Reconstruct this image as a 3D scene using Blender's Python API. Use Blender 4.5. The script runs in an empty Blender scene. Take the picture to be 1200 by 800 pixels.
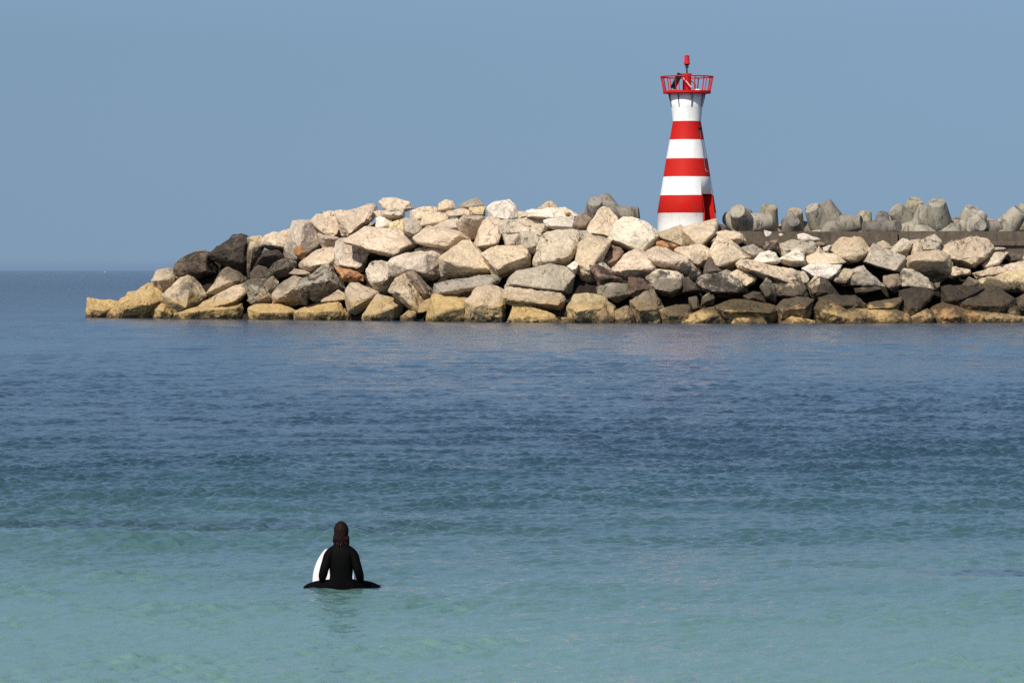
import bpy, bmesh, math, random
import numpy as np
from mathutils import Vector, Matrix, noise
R = math.radians
C = bpy.context.scene.collection
scn = bpy.context.scene

# ------------------------------------------------------------------ camera
F = 4500.0            # focal length in pixels of a 1200 wide picture
HZ = 317.0            # picture row of the horizon
H = 4.0               # eye height above the water
PITCH = math.atan((400 - HZ) / F)
cam_d = bpy.data.cameras.new('camera'); cam = bpy.data.objects.new('camera', cam_d); C.objects.link(cam)
cam_d.sensor_width = 36; cam_d.lens = 36 * F / 1200
cam_d.clip_start = 1; cam_d.clip_end = 120000
cam.location = (0, 0, H); cam.rotation_euler = (math.pi/2 - PITCH, 0, 0)
scn.camera = cam

# ------------------------------------------------------------------ light
SUN_EL, SUN_AZ = R(42), R(180 + 28)      # azimuth clockwise from +Y; the sun stands behind the camera, to the left
world = bpy.data.worlds.new('World'); scn.world = world; world.use_nodes = True
wn = world.node_tree; wn.nodes.clear(); L = wn.links.new
out = wn.nodes.new('ShaderNodeOutputWorld'); bg = wn.nodes.new('ShaderNodeBackground')
sky = wn.nodes.new('ShaderNodeTexSky'); sky.sky_type = 'NISHITA'; sky.sun_disc = False
sky.sun_elevation = SUN_EL; sky.sun_rotation = SUN_AZ; sky.air_density = 1.0; sky.dust_density = 1.2; sky.ozone_density = 2.5
hsv = wn.nodes.new('ShaderNodeHueSaturation'); hsv.inputs['Saturation'].default_value = 1.0
tint = wn.nodes.new('ShaderNodeMix'); tint.data_type = 'RGBA'; tint.blend_type = 'MULTIPLY'; tint.inputs[0].default_value = 1
tint.inputs[7].default_value = (1.54, 1.51, 1.52, 1)
bg.inputs['Strength'].default_value = 0.075
mp = wn.nodes.new('ShaderNodeMapping'); mp.inputs['Scale'].default_value = (1, 1, .9); mp.inputs['Location'].default_value = (0, 0, .14)
tcs = wn.nodes.new('ShaderNodeTexCoord'); L(tcs.outputs['Generated'], mp.inputs[0]); L(mp.outputs[0], sky.inputs[0])
L(sky.outputs[0], hsv.inputs['Color']); L(hsv.outputs[0], tint.inputs[6])
# a thin bank of sea mist lies along the horizon: the lowest 0.15 degree of sky is a little deeper blue
tc = wn.nodes.new('ShaderNodeTexCoord'); sp = wn.nodes.new('ShaderNodeSeparateXYZ'); L(tc.outputs['Generated'], sp.inputs[0])
mr = wn.nodes.new('ShaderNodeMapRange'); mr.inputs[1].default_value = 0.0006; mr.inputs[2].default_value = 0.0030
mr.inputs[3].default_value = 0.86; mr.inputs[4].default_value = 1.0; L(sp.outputs[2], mr.inputs[0])
mp.inputs['Scale'].default_value = (1, 1, .6)
gr_ = wn.nodes.new('ShaderNodeValToRGB'); re_ = gr_.color_ramp.elements
re_[0].position = 0.0; re_[0].color = (.60, .62, .655, 1); re_[1].position = 1.0; re_[1].color = (.30, .34, .46, 1)
for p_, c_ in ((.06, (.70, .725, .715)), (.12, (.95, .98, .96)), (.28, (1.0, 1.0, 1.0)), (.48, (.78, .82, .88)), (.75, (.42, .46, .56))):
    q_ = re_.new(p_); q_.color = (*c_, 1)
L(sp.outputs[2], gr_.inputs[0])
gm = wn.nodes.new('ShaderNodeMix'); gm.data_type = 'RGBA'; gm.blend_type = 'MULTIPLY'; gm.inputs[0].default_value = 1
mb = wn.nodes.new('ShaderNodeMix'); mb.data_type = 'RGBA'; mb.blend_type = 'MULTIPLY'; mb.inputs[0].default_value = 1
cmb = wn.nodes.new('ShaderNodeCombineColor'); L(mr.outputs[0], cmb.inputs[0]); L(mr.outputs[0], cmb.inputs[1]); mrb = wn.nodes.new('ShaderNodeMapRange'); mrb.inputs[1].default_value = 0.0006; mrb.inputs[2].default_value = 0.0030; mrb.inputs[3].default_value = 0.93; mrb.inputs[4].default_value = 1.0; L(sp.outputs[2], mrb.inputs[0]); L(mrb.outputs[0], cmb.inputs[2])
L(tint.outputs[2], gm.inputs[6]); L(gr_.outputs[0], gm.inputs[7]); L(gm.outputs[2], mb.inputs[6]); L(cmb.outputs[0], mb.inputs[7])
L(mb.outputs[2], bg.inputs['Color']); L(bg.outputs[0], out.inputs['Surface'])

sd = bpy.data.lights.new('sun', 'SUN'); sd.energy = 4.7; sd.angle = R(0.5); sd.color = (1.0, 0.93, 0.82)
sun = bpy.data.objects.new('sun', sd); C.objects.link(sun)
sdir = Vector((math.sin(SUN_AZ) * math.cos(SUN_EL), math.cos(SUN_AZ) * math.cos(SUN_EL), math.sin(SUN_EL)))
sun.rotation_euler = sdir.to_track_quat('Z', 'Y').to_euler(); sun.location = (-20, -30, 60)
vs = scn.view_settings; vs.view_transform = 'Standard'; vs.look = 'None'; vs.exposure = 0.0; vs.gamma = 1; vs.use_curve_mapping = False
scn.render.engine = 'CYCLES'
scn.render.film_transparent = False
scn.cycles.max_bounces = 6
scn.cycles.use_denoising = False
scn.cycles.sample_clamp_indirect = 2.5; scn.cycles.sample_clamp_direct = 5

# ------------------------------------------------------------------ helpers
def ray(px, py):
    v = Vector(((px - 600) / F, -(py - 400) / F, -1.0))
    return cam.rotation_euler.to_matrix() @ v
def at(px, py, Y):
    d = ray(px, py); t = Y / d.y
    return Vector((d.x * t, Y, H + d.z * t))
WL = [(-300, 370), (95, 372), (250, 374), (400, 375.5), (500, 377), (650, 378.5), (900, 379.2), (1050, 378.8), (1200, 378), (1700, 377)]
def D0(px):
    y = float(np.interp(px, [a for a, b in WL], [b for a, b in WL]))
    return H * F / (y - HZ)
SL = 1.3
def tag(o, label=None, cat=None, group=None, kind=None):
    if label: o['label'] = label
    if cat: o['category'] = cat
    if group: o['group'] = group
    if kind: o['kind'] = kind
    return o
def link_mesh(name, me, mats, parent=None, loc=None):
    o = bpy.data.objects.new(name, me); C.objects.link(o)
    for m in (mats if isinstance(mats, (list, tuple)) else [mats]): me.materials.append(m)
    if loc is not None: o.location = loc
    if parent: o.parent = parent
    return o
def bm_obj(name, bm, mats, parent=None, loc=None, smooth=False):
    me = bpy.data.meshes.new(name); bm.to_mesh(me); bm.free()
    if smooth: me.polygons.foreach_set('use_smooth', [True] * len(me.polygons))
    return link_mesh(name, me, mats, parent, loc)
def empty(name, loc, rz=0):
    o = bpy.data.objects.new(name, None); C.objects.link(o); o.location = loc; o.rotation_euler = (0, 0, rz); o.empty_display_size = .3
    return o
def add_cyl(bm, p0, p1, r0, r1=None, n=12):
    r1 = r0 if r1 is None else r1
    p0 = Vector(p0); p1 = Vector(p1); d = p1 - p0; q = d.to_track_quat('Z', 'Y').to_matrix().to_4x4()
    m = Matrix.Translation((p0 + p1) / 2) @ q
    bmesh.ops.create_cone(bm, cap_ends=True, segments=n, radius1=r0, radius2=r1, depth=d.length, matrix=m)
def add_box(bm, c, s, rot=None):
    m = Matrix.Translation(c)
    if rot is not None: m = m @ rot.to_4x4()
    m = m @ Matrix.Diagonal((s[0], s[1], s[2], 1))
    bmesh.ops.create_cube(bm, size=1, matrix=m)

class NT:
    def __init__(s, name):
        s.m = bpy.data.materials.new(name); s.m.use_nodes = True; s.t = s.m.node_tree; s.t.nodes.clear()
        s.out = s.n('ShaderNodeOutputMaterial'); s.b = s.n('ShaderNodeBsdfPrincipled'); s.l(s.b.outputs[0], s.out.inputs[0])
        s.tc = s.n('ShaderNodeTexCoord')
    def n(s, k, **kw):
        x = s.t.nodes.new(k)
        for a, b in kw.items(): setattr(x, a, b)
        return x
    def l(s, a, b): s.t.links.new(a, b)
    def noise(s, vec, scale, detail=4, rough=.55, dist=0):
        x = s.n('ShaderNodeTexNoise'); s.l(vec, x.inputs['Vector']); x.inputs['Scale'].default_value = scale
        x.inputs['Detail'].default_value = detail; x.inputs['Roughness'].default_value = rough; x.inputs['Distortion'].default_value = dist
        return x.outputs[0]
    def rng(s, v, a, b, c=0., d=1., smooth=False):
        x = s.n('ShaderNodeMapRange'); s.l(v, x.inputs[0])
        if smooth: x.interpolation_type = 'SMOOTHSTEP'
        for i, q in enumerate((a, b, c, d)):
            if isinstance(q, (int, float)): x.inputs[i+1].default_value = q
            else: s.l(q, x.inputs[i+1])
        return x.outputs[0]
    def math(s, op, a, b=None):
        x = s.n('ShaderNodeMath', operation=op)
        for i, q in enumerate((a, b)):
            if q is None: continue
            if isinstance(q, (int, float)): x.inputs[i].default_value = q
            else: s.l(q, x.inputs[i])
        return x.outputs[0]
    def mix(s, f, a, b, mode='MIX'):
        x = s.n('ShaderNodeMix'); x.data_type = 'RGBA'; x.blend_type = mode
        for i, q in ((0, f), (6, a), (7, b)):
            if isinstance(q, (int, float)): x.inputs[i].default_value = q
            elif isinstance(q, tuple): x.inputs[i].default_value = (*q[:3], 1)
            else: s.l(q, x.inputs[i])
        return x.outputs[2]
    def mapped(s, vec, scale):
        x = s.n('ShaderNodeMapping'); s.l(vec, x.inputs[0]); x.inputs['Scale'].default_value = scale; return x.outputs[0]
    def bump(s, h, strength, dist, normal=None):
        x = s.n('ShaderNodeBump'); x.inputs['Strength'].default_value = strength; x.inputs['Distance'].default_value = dist
        s.l(h, x.inputs['Height'])
        if normal: s.l(normal, x.inputs['Normal'])
        return x.outputs[0]
    def col(s, c):
        if isinstance(c, tuple): s.b.inputs['Base Color'].default_value = (*c, 1)
        else: s.l(c, s.b.inputs['Base Color'])
    def set(s, **kw):
        for k, v in kw.items(): s.b.inputs[k].default_value = v

def plain(name, c, rough=.5, metal=0, var=.12, scale=6, spec=.5, bump=0.):
    n = NT(name); v = n.tc.outputs['Object']
    f = n.noise(v, scale, 5); f = n.rng(f, .3, .7, 1 - var, 1 + var)
    cc = n.n('ShaderNodeCombineColor'); [n.l(f, cc.inputs[i]) for i in range(3)]
    n.col(n.mix(1.0, c, cc.outputs[0], 'MULTIPLY')); n.set(Roughness=rough, Metallic=metal); n.b.inputs['Specular IOR Level'].default_value = spec
    if bump: n.l(n.bump(n.noise(v, scale * 3, 5), .5, bump), n.b.inputs['Normal'])
    return n.m

# ---- rock: base colour and amount of lichen come from the object's own colour
def rock_material():
    n = NT('limestone'); oi = n.n('ShaderNodeObjectInfo'); geo = n.n('ShaderNodeNewGeometry')
    P = geo.outputs['Position']
    base = oi.outputs['Color']; al = oi.outputs['Alpha']
    big = n.rng(n.noise(P, .55, 4, .6), .3, .7, .80, 1.16)
    fine = n.rng(n.noise(P, 3.2, 6, .7), .3, .7, .70, 1.25)
    m = n.math('MULTIPLY', big, fine); cc = n.n('ShaderNodeCombineColor'); [n.l(m, cc.inputs[i]) for i in range(3)]
    col = n.mix(1.0, base, cc.outputs[0], 'MULTIPLY')
    # warm rusty blush in places
    blush = n.rng(n.noise(P, .8, 3, .5, .5), .56, .72, 0, .35)
    col = n.mix(blush, col, (.40, .27, .16))
    # grey weathering film
    film = n.rng(n.noise(n.mapped(P, (1, 1, .6)), 1.3, 5, .65, .6), .52, .66, 0, .30)
    col = n.mix(film, col, (.27, .235, .185))
    # black lichen: noise threshold set by alpha
    st = n.noise(P, .95, 7, .68, 1.2)
    thr = n.rng(al, 0, 1, .76, .34)
    d = n.math('SUBTRACT', st, thr); s1 = n.rng(d, -.02, .06, 0, .90)
    st2 = n.noise(P, 4.5, 5, .7, .8); thr2 = n.rng(al, 0, 1, .78, .42); s2 = n.rng(n.math('SUBTRACT', st2, thr2), 0, .07, 0, .8)
    col = n.mix(n.math('MAXIMUM', s1, s2), col, (.035, .030, .026))
    # tide zone: ochre algae up to about 1.8 m, wet dark foot
    sx = n.n('ShaderNodeSeparateXYZ'); n.l(P, sx.inputs[0]); z = sx.outputs[2]
    zz = n.math('ADD', z, n.rng(n.noise(P, .9, 5, .6), .3, .7, -.9, .9))
    t = n.rng(zz, 2.2, 1.3, 0, .66, True)
    tc_ = n.mix(n.rng(n.noise(P, 2.1, 5, .65), .35, .65), (.33, .21, .07), (.54, .37, .17))
    dim = n.rng(al, .3, 1, 1, .28); t = n.math('MULTIPLY', t, dim)
    col = n.mix(t, col, tc_)
    gz = n.math('MULTIPLY', n.rng(z, 2.6, 1.6), n.rng(z, .7, 1.3)); g = n.math('MULTIPLY', gz, n.rng(n.noise(P, .5, 4, .6, .5), .60, .70, 0, .5))
    col = n.mix(g, col, (.17, .17, .03))
    zw = n.math('ADD', z, n.rng(n.noise(P, 1.6, 5, .65), .3, .7, -.42, .42))
    col = n.mix(n.rng(zw, .45, .15, 0, .85, True), col, (.07, .048, .025))
    # black weed belt on the exposed right hand part
    zb = n.math('ADD', z, n.rng(n.noise(P, .45, 5, .65), .3, .7, -1.3, 1.3))
    belt = n.math('MULTIPLY', n.math('MULTIPLY', n.rng(zb, .3, 1.2), n.rng(zb, 3.6, 2.9)), n.rng(sx.outputs[0], 2, 14, 0, .85))
    b2 = n.math('MULTIPLY', n.math('MULTIPLY', n.rng(zb, 2.6, 3.2), n.rng(zb, 6.4, 5.6)), n.math('MULTIPLY', n.rng(sx.outputs[0], -30, -27), n.rng(sx.outputs[0], -16, -19.5, 0, .72)))
    belt = n.math('MAXIMUM', belt, b2)
    col = n.mix(belt, col, (.045, .036, .026))
    # cracks
    vo = n.n('ShaderNodeTexVoronoi', feature='DISTANCE_TO_EDGE'); vo.inputs['Scale'].default_value = .42
    wv = n.n('ShaderNodeVectorMath', operation='ADD'); n.l(P, wv.inputs[0])
    nz = n.n('ShaderNodeTexNoise'); n.l(P, nz.inputs['Vector']); nz.inputs['Scale'].default_value = .9; nz.inputs['Detail'].default_value = 5
    sc = n.n('ShaderNodeVectorMath', operation='SCALE'); n.l(nz.outputs[1], sc.inputs[0]); sc.inputs['Scale'].default_value = 2.4
    n.l(sc.outputs[0], wv.inputs[1]); n.l(wv.outputs[0], vo.inputs['Vector'])
    cr = n.rng(vo.outputs['Distance'], 0, .022, 1, 0)
    cr = n.math('MULTIPLY', cr, n.rng(n.noise(P, .5, 2), .5, .6, 0, .7))
    col = n.mix(cr, col, (.07, .055, .04))
    n.col(col); n.set(Roughness=.9); n.b.inputs['Specular IOR Level'].default_value = .2
    h = n.math('ADD', n.noise(P, 1.6, 8, .68, .4), n.math('MULTIPLY', cr, -.35))
    h2 = n.n('ShaderNodeTexVoronoi'); n.l(P, h2.inputs['Vector']); h2.inputs['Scale'].default_value = 3.0
    h = n.math('ADD', h, n.math('MULTIPLY', h2.outputs['Distance'], .14))
    n.l(n.bump(h, .8, .30), n.b.inputs['Normal'])
    return n.m
ROCK = rock_material()

def concrete(name, c, streak=.5):
    n = NT(name); geo = n.n('ShaderNodeNewGeometry'); P = geo.outputs['Position']
    f = n.rng(n.noise(P, 1.1, 6, .65), .3, .7, .72, 1.2); cc = n.n('ShaderNodeCombineColor'); [n.l(f, cc.inputs[i]) for i in range(3)]
    oi = n.n('ShaderNodeObjectInfo')
    col = n.mix(1.0, n.mix(1.0, c, oi.outputs['Color'], 'MULTIPLY'), cc.outputs[0], 'MULTIPLY')
    s = n.noise(n.mapped(P, (1.6, 1.6, .45)), 1.4, 6, .7, .5)
    col = n.mix(n.rng(s, .50, .66, 0, streak), col, (.05, .043, .035))
    col = n.mix(n.rng(n.noise(P, 5, 4, .7), .62, .72, 0, .5), col, (.06, .05, .04))
    n.col(col); n.set(Roughness=.9); n.b.inputs['Specular IOR Level'].default_value = .2
    n.l(n.bump(n.noise(P, 5, 6, .65), .6, .06), n.b.inputs['Normal'])
    return n.m
CONC = concrete('weathered_concrete', (.32, .295, .25), .9)
WALLM = concrete('old_wall_concrete', (.12, .095, .07), .7)

# ------------------------------------------------------------------ sea
def build_sea():
    rr = [2.0]; r = 2.0
    while r < 70000:
        if r < 30: s = 1.0
        elif r < 36: s = .3
        else: s = max(.055, 0.12 * r * r / 15360)
        if r > 340: s = max(s, 0.9 * r * r / 15360 * .5)
        s = min(s, r * .12)
        r += s; rr.append(r)
    rr = np.array(rr)
    fine = np.linspace(-R(9.2), R(9.2), 470)
    co = np.concatenate([np.linspace(-math.pi, -R(9.5), 70), fine, np.linspace(R(9.5), math.pi, 70)[:-1]])
    co = np.unique(co)
    A, RR = np.meshgrid(co, rr)
    X = RR * np.sin(A); Y = RR * np.cos(A)
    ds = np.maximum(np.gradient(rr)[:, None] + 0 * A, np.gradient(co)[None, :] * RR)
    rng = np.random.default_rng(5)
    Z = np.zeros_like(X); S = np.zeros_like(X)
    lam = np.concatenate([np.exp(rng.uniform(np.log(.16), np.log(.8), 120)), np.exp(rng.uniform(np.log(.9), np.log(10), 34))])
    gx = .55 + .45 * np.sin(X * .21 + 1.3 * np.sin(Y * .06) + 1) * np.sin(Y * .085 + .9 * np.sin(X * .1))   # gusts: rougher and calmer patches
    env = np.zeros_like(X)
    for _ in range(18):
        l = np.exp(rng.uniform(np.log(1.5), np.log(12))); th = rng.normal(0, 1.1); k = 2 * math.pi / l
        env += np.sin(k * (.8 * X * math.sin(th) + Y * math.cos(th)) + rng.uniform(0, 7))
    env = np.clip(env / 3.0 + .35, 0, 1.8)          # ripples gather in small patches
    for l in lam:
        short = l < .9
        th = rng.uniform(-1.45, 1.45) if short else rng.normal(0, .8 if l < 4 else .5) + .12
        k = 2 * math.pi / l; ph = rng.uniform(0, 7)
        slope = (.062 if l < .38 else .040) if short else (.0085 if l < 4 else .005)
        w = np.clip((l / ds - 1.8) / 2.0, 0, 1)
        arg = k * (X * math.sin(th) + Y * math.cos(th)) + ph
        s_ = (np.sin(arg) + .25 * np.cos(2 * arg)) * (slope / k) * w
        if short: S += s_
        else: Z += s_ * ((.5 + .9 * gx) * np.clip(RR / 90, 1, 2.0) if l < 4 else 1)
    Z += S * (.46 + .42 * env) * (.5 + .8 * gx)
    calm = np.clip((RR - 34) / 34, 0, 1) * .38 + .62         # shallower, calmer water towards the beach
    Z *= calm
    # low swells rolling in towards the beach
    def swell(y0, amp, wd, x0, x1, bend=.0):
        yc = y0 + .25 * np.sin(X * .5 + y0) + bend * X
        e = 1 / (1 + np.exp(-(X - x0) * 1.1)) / (1 + np.exp((X - x1) * 1.1))
        return amp * np.exp(-((Y - yc) / wd) ** 2) * e
    Z += swell(57.0, .15, 1.3, -11, -3.5, .02) + swell(61.5, .06, 1.0, -5, 5) + swell(50.3, .045, .8, -5.2, -3, 0) + swell(49.0, .05, .8, 2.5, 9) + swell(66, .08, 1.2, 0, 12) + swell(76, .09, 1.6, -12, 0)
    Z *= np.clip((9500 - RR) / 3000, 0, 1)
    nv = X.size; nr, nc = X.shape
    co_ = np.stack([X, Y, Z], -1).reshape(-1, 3).astype(np.float32)
    i = np.arange(nv).reshape(nr, nc)
    a = i[:-1, :-1]; b = i[:-1, 1:]; c = i[1:, 1:]; d = i[1:, :-1]
    q = np.stack([a, d, c, b], -1).reshape(-1, 4)
    # close the ring
    q2 = np.stack([i[:-1, -1], i[1:, -1], i[1:, 0], i[:-1, 0]], -1)
    q = np.concatenate([q, q2])
    q = q[:, ::-1] if False else q
    me = bpy.data.meshes.new('sea')
    me.vertices.add(nv); me.vertices.foreach_set('co', co_.ravel())
    me.loops.add(q.size); me.loops.foreach_set('vertex_index', q.ravel().astype(np.int32))
    me.polygons.add(len(q)); me.polygons.foreach_set('loop_start', np.arange(0, q.size, 4, dtype=np.int32)); me.polygons.foreach_set('loop_total', np.full(len(q), 4, dtype=np.int32))
    me.update(); me.validate()
    me.polygons.foreach_set('use_smooth', np.ones(len(me.polygons), dtype=bool))
    print('sea', nr, nc)
    n = NT('sea_water'); geo = n.n('ShaderNodeNewGeometry'); P = geo.outputs['Position']
    sx = n.n('ShaderNodeSeparateXYZ'); n.l(P, sx.inputs[0])
    wob = n.rng(n.noise(n.mapped(P, (.035, .018, 0)), 1, 4, .6), .25, .75, -.20, .20)
    lg = n.math('ADD', n.math('LOGARITHM', n.math('MAXIMUM', sx.outputs[1], 5.0), math.e), wob)
    cr = n.n('ShaderNodeValToRGB'); n.l(n.rng(lg, math.log(30), math.log(400)), cr.inputs[0])
    def pos(y): return (math.log(y) - math.log(30)) / (math.log(400) - math.log(30))
    stops = [(33, (.150, .265, .235)), (42, (.128, .245, .218)), (50, (.092, .180, .174)), (57, (.056, .124, .128)), (66, (.036, .086, .098)), (78, (.028, .070, .088)), (92, (.028, .058, .086)), (120, (.036, .070, .108)), (150, (.044, .084, .126)), (200, (.055, .102, .150)), (290, (.045, .085, .135)), (380, (.010, .020, .045))]
    e = cr.color_ramp.elements
    while len(e) > 1: e.remove(e[-1])
    e[0].position = pos(stops[0][0]); e[0].color = (*stops[0][1], 1)
    for y, c in stops[1:]:
        k = e.new(pos(y)); k.color = (*c, 1)
    col = cr.outputs[0]
    # dark weed and reef patches on the bottom seen through the water
    reef = n.noise(n.mapped(P, (.10, .05, 0)), 1, 5, .6, .4)
    rf = n.math('MULTIPLY', n.rng(reef, .50, .70, 0, .42), n.math('MULTIPLY', n.rng(sx.outputs[1], 46, 62), n.rng(sx.outputs[1], 330, 120, .15, 1)))
    col = n.mix(rf, col, (.010, .012, .026))
    def patch(x, y, rx, ry, amt):
        dx = n.math('DIVIDE', n.math('SUBTRACT', sx.outputs[0], x), rx); dy_ = n.math('DIVIDE', n.math('SUBTRACT', sx.outputs[1], y), ry)
        d = n.math('ADD', n.math('MULTIPLY', dx, dx), n.math('MULTIPLY', dy_, dy_))
        d = n.math('ADD', d, n.rng(n.noise(n.mapped(P, (.8, .5, 0)), 1, 4), .3, .7, -.5, .5))
        return n.rng(d, 1.0, .3, 0, amt)
    col = n.mix(patch(6.3, 50.7, 1.0, .8, .55), col, (.03, .035, .07))
    col = n.mix(patch(-5.5, 59.8, 6, 1.8, .40), col, (.012, .016, .03))
    n.col(col); n.set(IOR=1.333); n.l(n.rng(sx.outputs[1], 50, 260, .05, .14), n.b.inputs['Roughness'])
    b1 = n.noise(n.mapped(P, (4.6, 3.0, 1)), 1.0, 6, .66, .3)
    b2 = n.noise(n.mapped(P, (.7, 1.1, 1)), 1.0, 6, .62, .4)
    hh = n.math('ADD', n.math('MULTIPLY', b1, n.rng(sx.outputs[1], 36, 60, .04, .05)), n.math('MULTIPLY', b2, n.math('ADD', n.rng(sx.outputs[1], 90, 240, .01, .15), n.rng(sx.outputs[1], 320, 900, 0, .30))))
    n.l(n.bump(hh, 1.0, 1.0), n.b.inputs['Normal'])
    o = link_mesh('sea', me, n.m); tag(o, kind='structure')
build_sea()
def seabed():
    bm = bmesh.new(); bmesh.ops.create_grid(bm, x_segments=8, y_segments=8, size=70000)
    n = plain('sand_bed', (.30, .26, .18), .95)
    o = bm_obj('seabed', bm, n, loc=(0, 0, -4.5)); tag(o, kind='structure')
seabed()
# ------------------------------------------------------------------ breakwater core (the packed rubble under the boulders)
CREST = [(60, 376), (100, 372), (150, 366), (180, 340), (215, 316), (250, 303), (300, 296), (350, 282), (400, 268), (450, 258), (560, 256), (640, 264), (700, 266), (780, 280), (838, 284), (870, 284), (1200, 284), (1700, 284)]
def core():
    xs = np.linspace(60, 1500, 240); ts = np.linspace(-3, 40, 90)
    bm = bmesh.new(); grid = []
    for px in xs:
        d0 = D0(px); zc = max(-1.5, at(px, float(np.interp(px, [a for a, b in CREST], [b for a, b in CREST])), d0 + 14).z - .1)
        row = []
        for t in ts:
            Y = d0 + t
            z = (t - 2.7) / SL
            z = min(z, zc, zc - (t - 22) / 1.2 if t > 22 else zc)
            x = (px - 600) / F * d0
            v = Vector((x, Y, z))
            z += .5 * noise.noise(v * .8) + .25 * noise.noise(v * 2.1)
            row.append(bm.verts.new((x, Y, z if z > -3 else -3)))
        grid.append(row)
    for i in range(len(grid) - 1):
        for j in range(len(ts) - 1):
            bm.faces.new((grid[i][j], grid[i+1][j], grid[i+1][j+1], grid[i][j+1]))
    n = NT('gap_shade_rubble'); geo = n.n('ShaderNodeNewGeometry'); P = geo.outputs['Position']; sx = n.n('ShaderNodeSeparateXYZ'); n.l(P, sx.inputs[0])
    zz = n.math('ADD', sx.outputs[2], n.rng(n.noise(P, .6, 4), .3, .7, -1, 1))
    n.col(n.mix(n.rng(zz, 5.2, 7.4), (.030, .024, .018), (.34, .27, .19))); n.set(Roughness=.95); n.b.inputs['Specular IOR Level'].default_value = .1  # near-black low down paints in the shade of the gaps between boulders
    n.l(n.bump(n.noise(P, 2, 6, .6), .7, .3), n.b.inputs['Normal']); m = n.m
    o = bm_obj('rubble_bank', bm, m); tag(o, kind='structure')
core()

# ------------------------------------------------------------------ boulders
TILES = dict(A=(95, 260, 6.4), B=(225, 230, 8), Cc=(225, 290, 8), D=(355, 225, 8), E=(355, 290, 8), Ff=(485, 225, 8), G=(485, 290, 8), Hh=(615, 220, 8),
             I=(615, 290, 8), J=(745, 225, 8), K=(745, 290, 8), Ll=(875, 225, 8), M=(875, 290, 8), N=(1000, 225, 8), O=(1000, 290, 8), P=(1090, 225, 4.85), px=(0, 0, 1))
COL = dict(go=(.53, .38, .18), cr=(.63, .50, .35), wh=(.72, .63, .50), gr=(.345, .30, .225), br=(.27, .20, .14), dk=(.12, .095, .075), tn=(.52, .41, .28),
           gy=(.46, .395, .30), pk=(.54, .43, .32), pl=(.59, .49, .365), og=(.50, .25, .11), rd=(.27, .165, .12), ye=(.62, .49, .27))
def parse(tile, s):
    ox, oy, k = TILES[tile]
    return [(ox + float(a.split(',')[0]) / k, oy + float(a.split(',')[1]) / k) for a in s.split()]
GRP = 'boulders of the breakwater'
rnd = random.Random(11)
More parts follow.
